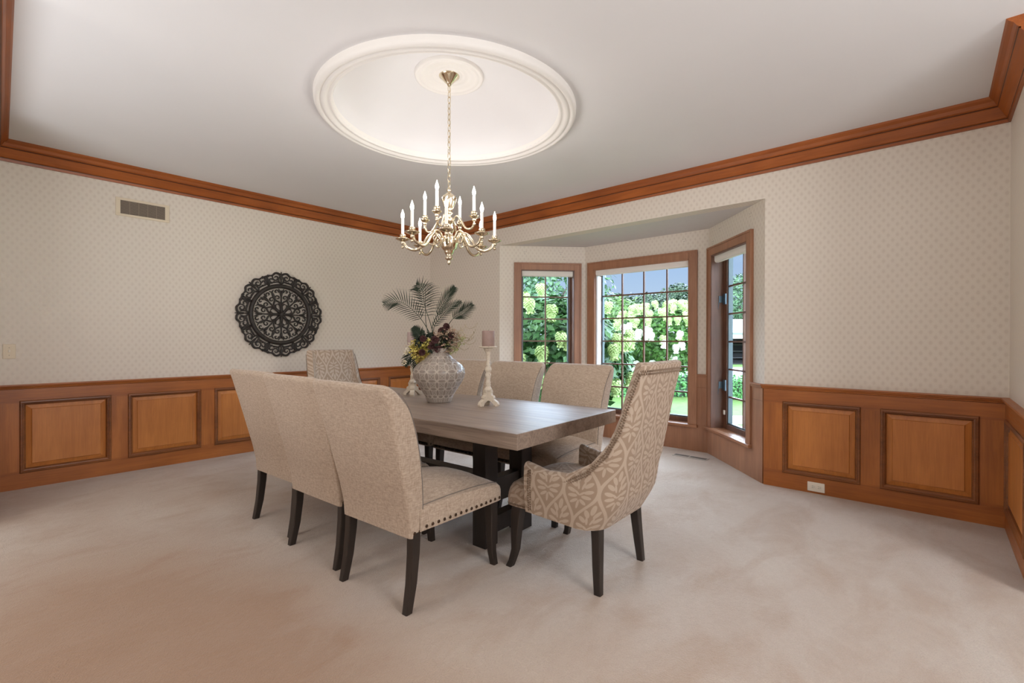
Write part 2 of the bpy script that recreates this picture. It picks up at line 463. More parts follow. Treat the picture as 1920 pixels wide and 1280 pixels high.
# ------------------------------------------------------------------ mesh helpers
class MB:
    def __init__(s):
        s.v = []; s.f = []; s.uv = {}
    def add(s, vs, fs, uvs=None):
        o = len(s.v)
        s.v += [tuple(p) for p in vs]
        for i, f in enumerate(fs):
            s.f.append(tuple(a+o for a in f))
            if uvs:
                s.uv[len(s.f)-1] = uvs[i]
    def box(s, x0, x1, y0, y1, z0, z1, M4=None, taper=None):
        vs = [Vector((x, y, z)) for z in (z0, z1) for (x, y) in ((x0, y0), (x1, y0), (x1, y1), (x0, y1))]
        if M4:
            vs = [M4 @ p for p in vs]
        s.add(vs, [(0, 3, 2, 1), (4, 5, 6, 7), (0, 1, 5, 4), (1, 2, 6, 5), (2, 3, 7, 6), (3, 0, 4, 7)])
    def lathe(s, prof, n=32, c=(0, 0), uvscale=None, caps=True):
        vs = []; L = len(prof)
        for i in range(n):
            a = 2*PI*i/n
            for r, z in prof:
                vs.append((c[0]+r*math.cos(a), c[1]+r*math.sin(a), z))
        fs = []; uvs = []
        arc = [0]
        for j in range(1, L):
            arc.append(arc[-1]+math.hypot(prof[j][0]-prof[j-1][0], prof[j][1]-prof[j-1][1]))
        for i in range(n):
            k = (i+1) % n
            for j in range(L-1):
                fs.append((i*L+j, k*L+j, k*L+j+1, i*L+j+1))
                if uvscale:
                    uvs.append(((i/n*uvscale, arc[j]), ((i+1)/n*uvscale, arc[j]), ((i+1)/n*uvscale, arc[j+1]), (i/n*uvscale, arc[j+1])))
        if caps:
            for j in (0, L-1):
                if prof[j][0] > 1e-5:
                    f = tuple(i*L+j for i in range(n))
                    fs.append(f[::-1] if j == 0 else f)
                    if uvscale:
                        uvs.append(tuple((0, 0) for _ in f))
        s.add(vs, fs, uvs or None)
    def tube(s, pts, rad, n=8, closed=False, flat=1.0, nrm=None, caps=True):
        pts = [Vector(p) for p in pts]
        N = len(pts)
        rs = rad if isinstance(rad, (list, tuple)) else [rad]*N
        vs = []
        prev = None
        for i in range(N):
            if closed:
                d = pts[(i+1) % N]-pts[i-1]
            else:
                d = pts[min(i+1, N-1)]-pts[max(i-1, 0)]
            if d.length < 1e-9:
                d = Vector((0, 0, 1))
            d.normalize()
            if nrm is not None:
                a = Vector(nrm) - d*Vector(nrm).dot(d)
                if a.length < 1e-4:
                    a = d.orthogonal()
            elif prev is None:
                a = d.orthogonal()
            else:
                a = prev-d*prev.dot(d)
                if a.length < 1e-5:
                    a = d.orthogonal()
            a.normalize(); prev = a
            b = d.cross(a)
            for k in range(n):
                t = 2*PI*k/n
                vs.append(pts[i]+a*math.cos(t)*rs[i]*flat+b*math.sin(t)*rs[i])
        fs = []
        for i in range(N if closed else N-1):
            j = (i+1) % N
            for k in range(n):
                l = (k+1) % n
                fs.append((i*n+k, i*n+l, j*n+l, j*n+k))
        if not closed and caps:
            fs.append(tuple(range(n))[::-1])
            fs.append(tuple((N-1)*n+k for k in range(n)))
        s.add(vs, fs)
    def loft(s, rings, cap=True, uvs=None, closed=True):
        n = len(rings[0]); vs = [p for r in rings for p in r]
        fs = []; uu = []
        for i in range(len(rings)-1):
            for k in range(n if closed else n-1):
                l = (k+1) % n
                fs.append((i*n+k, i*n+l, (i+1)*n+l, (i+1)*n+k))
                if uvs:
                    uu.append((uvs[i][k], uvs[i][k+1], uvs[i+1][k+1], uvs[i+1][k]))
        if cap:
            fs.append(tuple(range(n))[::-1]); fs.append(tuple((len(rings)-1)*n+k for k in range(n)))
            if uvs:
                uu.append(tuple(uvs[0][k] for k in range(n))[::-1]); uu.append(tuple(uvs[-1][k] for k in range(n)))
        s.add(vs, fs, uu if uvs else None)
    def ball(s, c, r, n=6, sc=(1, 1, 1)):
        vs = [(c[0], c[1], c[2]-r*sc[2])]
        m_ = max(3, n//2+1)
        for j in range(1, m_):
            t = -PI/2+PI*j/m_
            for i in range(n):
                a = 2*PI*i/n
                vs.append((c[0]+r*sc[0]*math.cos(t)*math.cos(a), c[1]+r*sc[1]*math.cos(t)*math.sin(a), c[2]+r*sc[2]*math.sin(t)))
        vs.append((c[0], c[1], c[2]+r*sc[2]))
        fs = [(0, 1+(i+1) % n, 1+i) for i in range(n)]
        for j in range(m_-2):
            for i in range(n):
                a = 1+j*n+i; b = 1+j*n+(i+1) % n
                fs.append((a, b, b+n, a+n))
        o = 1+(m_-2)*n; last = len(vs)-1
        fs += [(o+i, o+(i+1) % n, last) for i in range(n)]
        s.add(vs, fs)
    def build(s, name, mat, parent=None, smooth=False, bevel=0.0, subsurf=0, mats=None):
        me = bpy.data.meshes.new(name)
        me.from_pydata(s.v, [], s.f)
        if s.uv:
            ul = me.uv_layers.new(name='UVMap')
            li = 0
            for fi, f in enumerate(s.f):
                uvs = s.uv.get(fi)
                for k in range(len(f)):
                    if uvs:
                        ul.data[li].uv = uvs[k]
                    li += 1
        me.materials.append(mat)
        if smooth:
            me.polygons.foreach_set('use_smooth', [True]*len(me.polygons))
        me.update()
        o = bpy.data.objects.new(name, me)
        C.objects.link(o)
        if parent:
            o.parent = parent
        if bevel:
            b = o.modifiers.new('bevel', 'BEVEL')
            b.width = bevel; b.segments = 2; b.limit_method = 'ANGLE'
        if subsurf:
            q = o.modifiers.new('subsurf', 'SUBSURF')
            q.levels = q.render_levels = subsurf
        if smooth == 'angle':
            me.set_sharp_from_angle(angle=R(38))
        return o

def tag(o, label, cat, group=None, kind=None):
    if label: o['label'] = label
    if cat: o['category'] = cat
    if group: o['group'] = group
    if kind: o['kind'] = kind
    return o
def struct(o):
    o['kind'] = 'structure'
    return o
def empty(name, loc=(0, 0, 0), rz=0, structure=False):
    o = bpy.data.objects.new(name, None)
    o.empty_display_size = 0.1
    C.objects.link(o)
    o.location = loc
    o.rotation_euler = (0, 0, rz)
    if structure: o['kind'] = 'structure'
    return o
def copy_tree(o, parent=None):
    c = o.copy()
    C.objects.link(c)
    c.parent = parent
    for ch in [x for x in bpy.data.objects if x.parent == o]:
        copy_tree(ch, c)
    return c
def lerp_tab(t, tab):
    if t <= tab[0][0]: return tab[0][1]
    for (a, b), (c, d) in zip(tab, tab[1:]):
        if t <= c:
            return b+(d-b)*(t-a)/(c-a)
    return tab[-1][1]
def bez(pts, n=12):
    """Catmull-Rom through pts"""
    P = [Vector(p) for p in pts]
    P = [P[0]*2-P[1]]+P+[P[-1]*2-P[-2]]
    out = []
    for i in range(1, len(P)-2):
        for k in range(n):
            t = k/n
            a, b, c, d = P[i-1:i+3]
            out.append(0.5*((2*b)+(c-a)*t+(2*a-5*b+4*c-d)*t*t+(3*b-a-3*c+d)*t*t*t))
    out.append(P[-2])
    return out
def rrect(w, h, r, n=4):
    """rounded rectangle outline, list of (x, y) counter-clockwise"""
    out = []
    r = min(r, w/2-1e-4, h/2-1e-4)
    for cx, cy, a0 in ((w/2-r, h/2-r, 0), (-w/2+r, h/2-r, 90), (-w/2+r, -h/2+r, 180), (w/2-r, -h/2+r, 270)):
        for k in range(n+1):
            a = R(a0+90*k/n)
            out.append((cx+r*math.cos(a), cy+r*math.sin(a)))
    return out

# ------------------------------------------------------------------ room shell
YA, XB, YC, XD = 5.48, 4.39, -0.36, 0.075
CEIL, CROWN = 2.75, 2.595
BL, IL, IR, BR = Vector((4.39, 4.10)), Vector((5.19, 3.35)), Vector((5.19, 1.80)), Vector((4.39, 1.065))
SOF = 2.385
T = 0.14

fl = MB()
fl.add([(-3, -3.2, 0), (XB, -3.2, 0), (XB, BR.y, 0), (IR.x, IR.y, 0), (IL.x, IL.y, 0), (BL.x, BL.y, 0), (XB, YA, 0), (-3, YA, 0)], [tuple(range(8))])
fl.add([(-3, -3.2, -.1), (XB, -3.2, -.1), (XB, BR.y, -.1), (IR.x, IR.y, -.1), (IL.x, IL.y, -.1), (BL.x, BL.y, -.1), (XB, YA, -.1), (-3, YA, -.1)], [tuple(range(8))[::-1]])
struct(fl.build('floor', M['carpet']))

# ceiling with the round dome opening
DC = Vector((2.175, 2.51)); DR = 0.752
cl = MB()
NN = 96
xs0, xs1, ys0, ys1 = -3.1, XB+0.1, -3.3, YA+0.1
inner = []; outer = []
for i in range(NN):
    a = 2*PI*i/NN
    dx, dy = math.cos(a), math.sin(a)
    inner.append((DC.x+DR*dx, DC.y+DR*dy, CEIL))
    t = min(((xs1-DC.x)/dx if dx > 1e-9 else (xs0-DC.x)/dx if dx < -1e-9 else 1e9), ((ys1-DC.y)/dy if dy > 1e-9 else (ys0-DC.y)/dy if dy < -1e-9 else 1e9))
    outer.append((DC.x+t*dx, DC.y+t*dy, CEIL))
cl.loft([inner, outer], cap=False)
corners = [(xs1, ys1), (xs0, ys1), (xs0, ys0), (xs1, ys0)]
for cx, cy in corners:   # fill the four corner triangles
    best = sorted(range(NN), key=lambda i: (outer[i][0]-cx)**2+(outer[i][1]-cy)**2)
    ex = [i for i in range(NN) if abs(outer[i][0]-cx) < 1e-6]
    ey = [i for i in range(NN) if abs(outer[i][1]-cy) < 1e-6]
    i1 = min(ex, key=lambda i: abs(outer[i][1]-cy)); i2 = min(ey, key=lambda i: abs(outer[i][0]-cx))
    cl.add([outer[i1], (cx, cy, CEIL), outer[i2]], [(0, 1, 2)])
ce = struct(cl.build('ceiling', M['ceiling']))
dm = MB()
prof = [(DR, CEIL-0.02)]
for k in range(0, 15):
    t = k/14*PI/2
    prof.append((DR*math.cos(t)+(0.0008 if k == 14 else 0), 2.75+0.285*math.sin(t)))
dm.lathe(prof, 96, (DC.x, DC.y), caps=False)
dm.build('dome', M['ceiling'], ce, smooth=True)
dm = MB()   # roof slab above everything keeps the daylight out
dm.box(-3.1, XB+0.1, -3.3, YA+0.1, 3.1, 3.2)
for a in ((-3.2, -3.1, -3.3, YA+0.1), (XB, XB+0.1, -3.3, YA+0.1), (-3.1, XB, -3.4, -3.3), (-3.1, XB, YA+0.1, YA+0.2)):
    dm.box(*a, CEIL, 3.2)
dm.build('ceiling_slab', M['ceiling'], ce)
rg = MB()
rg.lathe([(0.868, 2.752), (0.866, 2.722), (0.862, 2.712), (0.853, 2.704), (0.843, 2.702), (0.834, 2.705), (0.830, 2.712), (0.824, 2.713), (0.818, 2.706), (0.806, 2.703),
          (0.795, 2.708), (0.788, 2.718), (0.778, 2.722), (0.772, 2.718), (0.764, 2.716), (0.757, 2.720), (0.752, 2.731), (0.750, 2.76)], 128, (DC.x, DC.y), caps=False)
rg.build('ring_molding', M['plaster'], ce, smooth=True)
md = MB()
md.lathe([(0.236, 3.03), (0.233, 3.000), (0.222, 2.996), (0.214, 3.002), (0.205, 3.003), (0.198, 2.998), (0.186, 3.004), (0.165, 3.012), (0.150, 3.010), (0.142, 3.014), (0.12, 3.018),
          (0.108, 3.012), (0.10, 3.018), (0.085, 3.02), (0.078, 3.013), (0.06, 3.018), (0.001, 3.02)], 64, (DC.x, DC.y), caps=False)
md.build('medallion', M['plaster'], ce, smooth=True)

def wall(name, a, b, rects, mat=None, t=T):
    """a->b along the wall, room on the right-hand side... local x along, y outward, z up"""
    d = b-a
    ang = math.atan2(d.y, d.x)
    w = MB()
    for (x0, x1, z0, z1) in rects:
        w.box(x0, x1, 0, t, z0, z1)
    o = w.build(name, mat or M['paper'])
    o.location = (a.x, a.y, 0)
    o.rotation_euler = (0, 0, ang)
    return struct(o)
# walls run clockwise seen from above so that local +y points outward
LA = XB-(-3.0)
wall_back = wall('wall_back', Vector((XD, YA)), Vector((XB, YA)), [(-0.0, XB-XD+T, 0, CEIL)])
LB = YA-YC
wall_right = wall('wall_right', Vector((XB, YA)), Vector((XB, YC)), [(0, YA-BL.y, 0, CEIL), (YA-BL.y, YA-BR.y, SOF, CEIL), (YA-BR.y, LB, 0, CEIL)])
for nm, (x0, x1, y0, y1) in (('wall_front', (3.3, XB+T, YC-T, YC)), ('wall_hall_left', (-3.1, -3.0, -3.3, YA+.1)),
                             ('wall_hall_back', (-3.0, XD-T, YA, YA+.1)), ('wall_hall_front', (-3.0, XB+.1, -3.3, -3.2)), ('wall_hall_right', (XB, XB+.1, -3.3, YC-T))):
    w = MB()
    if nm == 'wall_front':
        w.box(-(XB-x0)-T+T, T, 0, T, 0, CEIL)
        o = w.build(nm, M['paper']); o.location = (XB, YC, 0); o.rotation_euler = (0, 0, PI)
        # local +x must run back towards the room
        for v in o.data.vertices:
            v.co.x = -v.co.x
        o.data.flip_normals()
    else:
        w.box(x0, x1, y0, y1, 0, CEIL)
        o = w.build(nm, M['soffit'])
    struct(o)

wall('wall_left', Vector((XD-0.06, 3.05)), Vector((XD, YA)), [(0, 1.5, 2.5, CEIL), (1.5, YA-3.05+.08, 0, CEIL)])
# bay walls with window openings: name, a, b, opening u0..u1
BAY = {'bay_left': (BL, IL, 0.27, 0.955, (0.605,), 0.30, 0.91), 'bay_center': (IL, IR, 0.135, 1.345, (0.455, 0.742, 1.029), 0.17, 1.315),
       'bay_right': (IR, BR, 0.09, 0.82, (0.475,), 0.17, 0.775)}
ZO0, ZO1 = 0.285, 2.085
def screw_holes(par, pts):
    s = MB()
    for (u, z) in pts:
        for dx, dz in ((-0.012, 0.012), (0.014, 0.012), (0.0, -0.014)):
            s.ball((u+dx, 0.0, z+dz), 0.0034, 6, (1, .4, 1))
    s.build('screw_holes', M['darkslot'], par)

def frame_boxes(w, x0, x1, z0, z1, t, y0, y1, miter=True):
    w.box(x0-t, x0, y0, y1, z0-t if False else z0, z1+t)
    w.box(x1, x1+t, y0, y1, z0, z1+t)
    w.box(x0, x1, y0, y1, z1, z1+t)

n_win = 0
bay_objs = {}
for nm, (a, b, o0, o1, cols, g0, g1) in BAY.items():
    n_win += 1
    L = (b-a).length
    wl = wall('wall_'+nm, a, b, [(0, o0, 0, SOF), (o1, L, 0, SOF), (o0, o1, 0, ZO0), (o0, o1, ZO1, SOF)], t=0.18)
    bay_objs[nm] = wl
    wn = empty('window_%d' % n_win, wl.location, wl.rotation_euler[2], True)
    # casing: flat board with a raised outer bead
    c = MB()
    cw = 0.088
    zb = ZO0-0.0
    for (x0, x1) in ((o0-cw, o0), (o1, o1+cw)):
        c.box(x0, x1, -0.022, 0.0, zb, ZO1+cw)
        e0 = x0 if x0 < o0 else x1-0.018
        c.box(e0, e0+0.018, -0.030, -0.022, zb, ZO1+cw)
    c.box(o0, o1, -0.0225, 0.0, ZO1, ZO1+cw)
    c.box(o0-cw, o1+cw, -0.0305, -0.022, ZO1+cw-0.018, ZO1+cw+0.0005)
    c.build('window_casing', M['wood_bay'], wn, bevel=0.002)
    # jamb liner
    j = MB()
    jm = 0.012
    j.box(o0-0.001, o0+jm, -0.018, 0.115, ZO0, ZO1)
    j.box(o1-jm, o1+0.001, -0.018, 0.115, ZO0, ZO1)
    j.box(o0, o1, -0.018, 0.115, ZO1-jm, ZO1+0.001)
    j.build('window_jamb', M['sash'] if nm != 'bay_center' else M['wood_bay'], wn)
    st = MB()
    st.box(o0-cw-0.01, o1+cw+0.01, -0.05, 0.0, ZO0-0.028, ZO0)
    st.box(o0, o1, 0.0, 0.12, ZO0-0.028, ZO0+0.001)
    st.build('window_sill', M['wood_bay_h'], wn, bevel=0.004)
    # sash frame around the glass
    f = MB()
    y0, y1 = 0.112, 0.16
    gz0, gz1 = 0.335, 2.05
    f.box(o0, g0, y0, y1, ZO0, ZO1); f.box(g1, o1, y0, y1, ZO0, ZO1)
    f.box(g0, g1, y0, y1, ZO0, gz0); f.box(g0, g1, y0, y1, gz1, ZO1)
    f.build('window_sash', M['sash'], wn, bevel=0.003)
    f = MB()
    q = 0.014
    f.box(g0, g0+q, 0.125, 0.17, gz0, gz1); f.box(g1-q, g1, 0.125, 0.17, gz0, gz1)
    f.box(g0, g1, 0.125, 0.17, gz0, gz0+q)
    f.build('glazing_bead', M['alu'], wn)
    f = MB()
    for u in cols:
        f.box(u-0.008, u+0.008, 0.128, 0.152, gz0, gz1)
    for k in range(1, 6):
        z = 2.04-0.285*k
        f.box(g0, g1, 0.129, 0.151, z-0.008, z+0.008)
    f.build('window_muntins', M['sash'], wn)
    f = MB()
    f.box(g0, g1, 0.138, 0.142, gz0, gz1)
    f.build('window_pane', M['glass'], wn)
    # roller blind cassette
    f = MB()
    pr = [(0.012, ZO1-0.004), (0.012, ZO1-0.055), (0.018, ZO1-0.070), (0.03, ZO1-0.078), (0.055, ZO1-0.078), (0.06, ZO1-0.004)]
    f.loft([[(o0+0.014, y, z) for y, z in pr], [(o1-0.014, y, z) for y, z in pr]])
    f.build('blind_cassette', M['blind'], wn)
    if nm == 'bay_right':
        h = MB()
        for z in (1.625, 0.733):
            h.box(0.115, 0.168, 0.097, 0.1125, z-0.055, z+0.055)
            h.box(0.098, 0.112, 0.06, 0.1125, z-0.035, z+0.035)
            h.tube([(0.105, 0.09, z+0.03), (0.10, 0.06, z-0.03), (0.098, 0.055, z-0.10)], 0.005, 6)
        h.build('window_hinge', M['steel_blue'], wn)
        h = MB()
        h.box(0.125, 0.15, 0.097, 0.1125, 0.43, 0.475)
        h.build('sensor', M['blind'], wn, bevel=0.003)
        h = MB()
        h.tube([(o1-0.05, 0.09, ZO0+0.03), (o1-0.12, 0.075, ZO0+0.035), (o1-0.18, 0.085, ZO0+0.02)], 0.006, 6)
        h.build('window_crank', M['alu'], wn)
    if nm == 'bay_center':
        h = MB()
        h.box(o0+jm, g0-0.002, 0.02, 0.113, ZO0+0.002, ZO1-0.08)
        h.build('jamb_liner', M['white_vinyl'], wn)
    # apron below the sill and stiles beside: flat dull-brown wood facing
    ap = MB()
    zr = 0.80
    ap.box(0.0, o0-cw, -0.016, 0, 0.0, zr); ap.box(o1+cw, L, -0.016, 0, 0.0, zr)
    ap.box(o0-cw, o1+cw, -0.014, 0, 0.0, ZO0-0.028)
    aa = ap.build('wainscot_facing', M['wood_bay'], wl)
    ln = MB()   # shallow top rail joints
    for (x0, x1) in ((0.0, o0-cw), (o1+cw, L)):
        ln.box(x0, x1, -0.0172, -0.016, 0.69, 0.693)
    ln.build('rail_joint', M['wood_mold'], wl)
    cr = MB()
    for (x0, x1) in ((0.0, o0-cw), (o1+cw, L)):
        cr.box(x0, x1, -0.034, 0, 0.818, 0.834); cr.box(x0, x1, -0.026, 0, 0.800, 0.818)
    cr.build('chair_rail', M['wood_bay_h'], wl, bevel=0.003)
screw_holes(bay_objs['bay_left'], [(0.32, 2.30), (0.78, 2.30), (0.82, 2.24)])
screw_holes(bay_objs['bay_center'], [(0.28, 2.30), (1.28, 2.30)])
screw_holes(bay_objs['bay_right'], [(0.25, 2.32), (0.09, 2.22), (0.85, 2.31)])

so = MB()
pl = [(BL.x, BL.y), (IL.x, IL.y), (IR.x, IR.y), (BR.x+0.0, BR.y)]
pl2 = [(BL.x+T-.001, BL.y+.05), (BL.x+.25, BL.y+.05), (IL.x+.17, IL.y+.1), (IR.x+.17, IR.y-.1), (BR.x+.25, BR.y-.05), (BR.x+T-.001, BR.y-.05)]
so.loft([[(x, y, SOF) for x, y in pl2], [(x, y, SOF+0.12) for x, y in pl2]])
struct(so.build('ceiling_bay', M['soffit']))

# crown moulding and chair rail profiles swept with mitred ends
CROWN_P = [(0.0, CROWN), (0.014, CROWN), (0.016, CROWN+0.018), (0.010, CROWN+0.024), (0.020, CROWN+0.030), (0.036, CROWN+0.052), (0.058, CROWN+0.088), (0.066, CROWN+0.094), (0.064, CROWN+0.102),
           (0.072, CROWN+0.108), (0.082, CROWN+0.128), (0.100, CROWN+0.143), (0.108, CROWN+0.155), (0.0, CROWN+0.155)]
RAIL_P = [(0.0, 0.835), (0.040, 0.835), (0.042, 0.826), (0.036, 0.822), (0.034, 0.814), (0.026, 0.808), (0.024, 0.800), (0.0, 0.795)]
def sweep_wall(name, a, b, prof, mat, k0=1.0, k1=1.0, parent=None):
    d = b-a
    L = d.length
    w = MB()
    w.loft([[(k0*q, -q, z) for q, z in prof], [(L-k1*q, -q, z) for q, z in prof]])
    o = w.build(name, mat, parent)
    if not parent:
        o.location = (a.x, a.y, 0)
        o.rotation_euler = (0, 0, math.atan2(d.y, d.x))
    return o
P = {'ld': Vector((XD-0.06, 3.05)), 'la': Vector((XD, YA)), 'ab': Vector((XB, YA)), 'bc': Vector((XB, YC)), 'cend': Vector((3.3, YC))}
n_trim = 0
for a, b, k0, k1 in (('ld', 'la', 0, 1), ('la', 'ab', 1, 1), ('ab', 'bc', 1, 1), ('bc', 'cend', 1, 0)):
    n_trim += 1
    cr_ = struct(sweep_wall('trim_%d' % n_trim, P[a], P[b], CROWN_P, M['wood_crown'], k0, k1))
    sweep_wall('dark_bead', P[a], P[b], [(0.009, CROWN+0.0185), (0.0175, CROWN+0.0185), (0.0185, CROWN+0.0225), (0.009, CROWN+0.0235)], M['crown_line'], k0, k1, cr_)
    sweep_wall('dark_bead', P[a], P[b], [(0.058, CROWN+0.090), (0.0675, CROWN+0.0935), (0.0665, CROWN+0.0985), (0.058, CROWN+0.099)], M['crown_line'], k0, k1, cr_)

def wainscot(a, b, panels, k0=1.0, k1=1.0, x0f=0.0, x1f=0.0):
    """panels: list of (x0, x1) of the outer edge of the moulding"""
    global n_trim
    n_trim += 1
    d = b-a
    L = d.length
    root = empty('trim_%d' % n_trim, (a.x, a.y, 0), math.atan2(d.y, d.x), True)
    F = 0.020
    z0, z1 = 0.125, 0.705
    hm = 0.018  # rails/stiles reach under the moulding
    r = MB()
    r.box(0, L, -F, 0, 0, z0+hm); r.box(0, L, -F, 0, z1-hm, 0.797)
    r.build('rail', M['wood_h'], root)
    s = MB()
    xs = [0.0]
    for p0, p1 in panels:
        xs += [p0+hm, p1-hm]
    xs.append(L)
    for i in range(0, len(xs), 2):
        s.box(xs[i], xs[i+1], -F, 0, z0+hm, z1-hm)
    s.build('stile', M['wood_v'], root)
    s = MB()
    s.box(0, L, -F-0.0006, -F, z1-0.0075, z1-0.006)
    s.box(0, L, -F-0.0006, -F, z0-0.0005, z0+0.001)
    s.build('rail_joint', M['wood_mold'], root)
    sweep_wall('chair_rail', a, b, RAIL_P, M['wood_h'], k0, k1, root)
    for p0, p1 in panels:
        # bolection moulding as a mitred ring
        mo = MB()
        mp = [(0.0, F), (0.0, F+0.006), (0.006, F+0.012), (0.016, F+0.013), (0.020, F+0.006), (0.026, F+0.005), (0.034, F-0.004), (0.036, 0.004)]
        rings = []
        for q, y in mp:
            rings.append([(p0+q, -y, z0+q), (p1-q, -y, z0+q), (p1-q, -y, z1-q), (p0+q, -y, z1-q)])
        mo.loft(rings, cap=False)
        mo.build('panel_molding', M['wood_mold'], root)
        pa = MB()
        q0, q1, q2 = 0.034, 0.068, 0.072
        rings = []
        for q, y in ((q0, 0.002), (q1, 0.012), (q2, 0.018), (q2+0.001, 0.018)):
            rings.append([(p0+q, -y, z0+q), (p1-q, -y, z0+q), (p1-q, -y, z1-q), (p0+q, -y, z1-q)])
        pa.loft(rings, cap=True)
        pa.build('raised_panel', M['wood_panel'], root)
    return root
A_PAN = [(0.165+i*0.687, 0.735+i*0.687) for i in range(6)]
A_PAN = [(0.165, 0.732), (0.848, 1.423), (1.540, 2.115), (2.232, 2.790), (2.905, 3.468), (3.600, 4.15)]
wainscot(P['la'], P['ab'], A_PAN)
bR = YA-BL.y
wainscot(P['ab'], BL, [(0.15, 0.62), (0.74, 1.24)], 1.0, -0.4)
LBR = (Vector((XB, BR.y))-P['bc']).length
wainscot(Vector((XB, BR.y)), P['bc'], [(0.141, 0.657), (0.771, 1.288)], -0.4, 1.0)
wainscot(P['bc'], P['cend'], [(0.10, 0.98)], 1.0, 0)
wainscot(P['ld'].lerp(P['la'], 0.63), P['la'], [(0.13, 0.77)], 0, 1.0)

# ------------------------------------------------------------------ wall fittings
def place(o, x, y, z, rz=0):
    o.location = (x, y, z); o.rotation_euler = (0, 0, rz)
    return o
# air grille high on the back wall
g_ = tag(empty('air_grille', (1.04, YA, 2.39)), 'long ivory air return grille high on the back wall under the crown', 'air vent')
b = MB()
w0, h0 = 0.20, 0.082
b.box(-w0, w0, -0.008, 0, h0-0.022, h0); b.box(-w0, w0, -0.008, 0, -h0, -h0+0.022)
b.box(-w0, -w0+0.034, -0.008, 0, -h0+0.022, h0-0.022); b.box(w0-0.034, w0, -0.008, 0, -h0+0.022, h0-0.022)
b.build('frame', M['cream'], g_, bevel=0.002)
b = MB()
b.box(-w0+0.03, w0-0.03, -0.0015, 0, -h0+0.02, h0-0.02)
b.build('backing', M['darkslot'], g_)
b = MB()
for k in range(16):
    z = -h0+0.026+k*0.0074
    b.box(-w0+0.034, w0-0.034, -0.006, -0.002, z, z+0.0036)
for k in range(1, 5):
    x = -w0+0.034+k*(2*w0-0.068)/5
    b.box(x-0.0015, x+0.0015, -0.0072, -0.002, -h0+0.022, h0-0.022)
b.build('louvers', M['louver'], g_)
# light switch at the far left
g_ = tag(empty('light_switch', (0.185, YA, 1.10)), 'ivory toggle light switch plate at the left end of the back wall', 'switch')
b = MB(); b.box(-0.036, 0.036, -0.006, 0, -0.058, 0.058); b.build('plate', M['cream'], g_, bevel=0.003)
b = MB(); b.box(-0.005, 0.005, -0.018, -0.005, -0.006, 0.012); b.build('toggle', M['ivory'], g_, bevel=0.001)
for z in (-0.03, 0.03):
    b = MB(); b.ball((0, -0.006, z), 0.003, 6, (1, .5, 1))
    b.build('screw', M['louver'], g_)
# duplex outlet, on its side, in the right wainscot
g_ = tag(empty('wall_outlet', (XB-0.02, 0.69, 0.052), -PI/2), 'white duplex outlet mounted sideways low in the right wainscot', 'outlet')
b = MB(); b.box(-0.058, 0.058, -0.006, 0, -0.036, 0.036); b.build('plate', M['ivory'], g_, bevel=0.003)
for x in (-0.020, 0.020):
    b = MB()
    b.loft([[(x+p*1.0, -0.006, q) for p, q in rrect(0.030, 0.030, 0.012)], [(x+p*1.0, -0.009, q) for p, q in rrect(0.028, 0.028, 0.012)]])
    b.build('receptacle', M['ivory'], g_)
for x in (-0.020, 0.020):
    b = MB()
    b.box(x-0.006, x+0.004, -0.0098, -0.0088, 0.005, 0.007); b.box(x-0.006, x+0.004, -0.0098, -0.0088, -0.007, -0.005); b.ball((x+0.009, -0.009, 0), 0.002, 6)
    b.build('slot', M['darkslot'], g_)
# floor register in front of the bay
g_ = tag(empty('floor_register', (4.87, 1.87, 0.0)), 'narrow slotted metal floor register set in the carpet before the bay window', 'floor vent')
b = MB()
b.box(-0.05, 0.05, -0.175, 0.175, 0.0, 0.006)
b.build('frame', M['register'], g_, bevel=0.003)
b = MB()
for k in range(26):
    y = -0.158+k*0.0126
    if k == 13: continue
    b.box(-0.03, 0.03, y-0.0035, y+0.0035, 0.0055, 0.0068)
b.build('slots', M['darkslot'], g_)

# ------------------------------------------------------------------ carved round wall plaque
pq = tag(empty('carved_plaque', (2.272, YA-0.012, 1.476)), 'large round dark openwork carved wooden medallion on the back wall', 'wall art')
def spiral(cx, cz, r0, a0, turns, n=16, rev=1, shrink=0.75):
    out = []
    for i in range(n+1):
        t = i/n
        r = r0*(1-shrink*t)
        a = a0+rev*turns*2*PI*t
        out.append((cx+r*math.cos(a), cz+r*math.sin(a)))
    return out
def carve(b, pts, rad, ang, mir, y=-0.018, flat=1.3):
    rad *= 0.74
    ca, sa = math.cos(ang), math.sin(ang)
    P3 = []
    for x, z in pts:
        x = x*mir
        P3.append((x*ca-z*sa, y, x*sa+z*ca))
    n = len(P3)
    rr = [rad*(0.45+0.55*math.sin(PI*min(1, (i+1)/(n)*0.9+0.08))) for i in range(n)]
    b.tube(P3, rr, 6, flat=flat, nrm=(0, 1, 0))
RO, RI = 0.462, 0.300
b = MB()
b.tube([(0.315*math.cos(2*PI*i/72), -0.018, 0.315*math.sin(2*PI*i/72)) for i in range(72)], 0.023, 8, closed=True, flat=1.2, nrm=(0, 1, 0))
b.build('ring', M['carved'], pq, smooth=True)
b = MB()
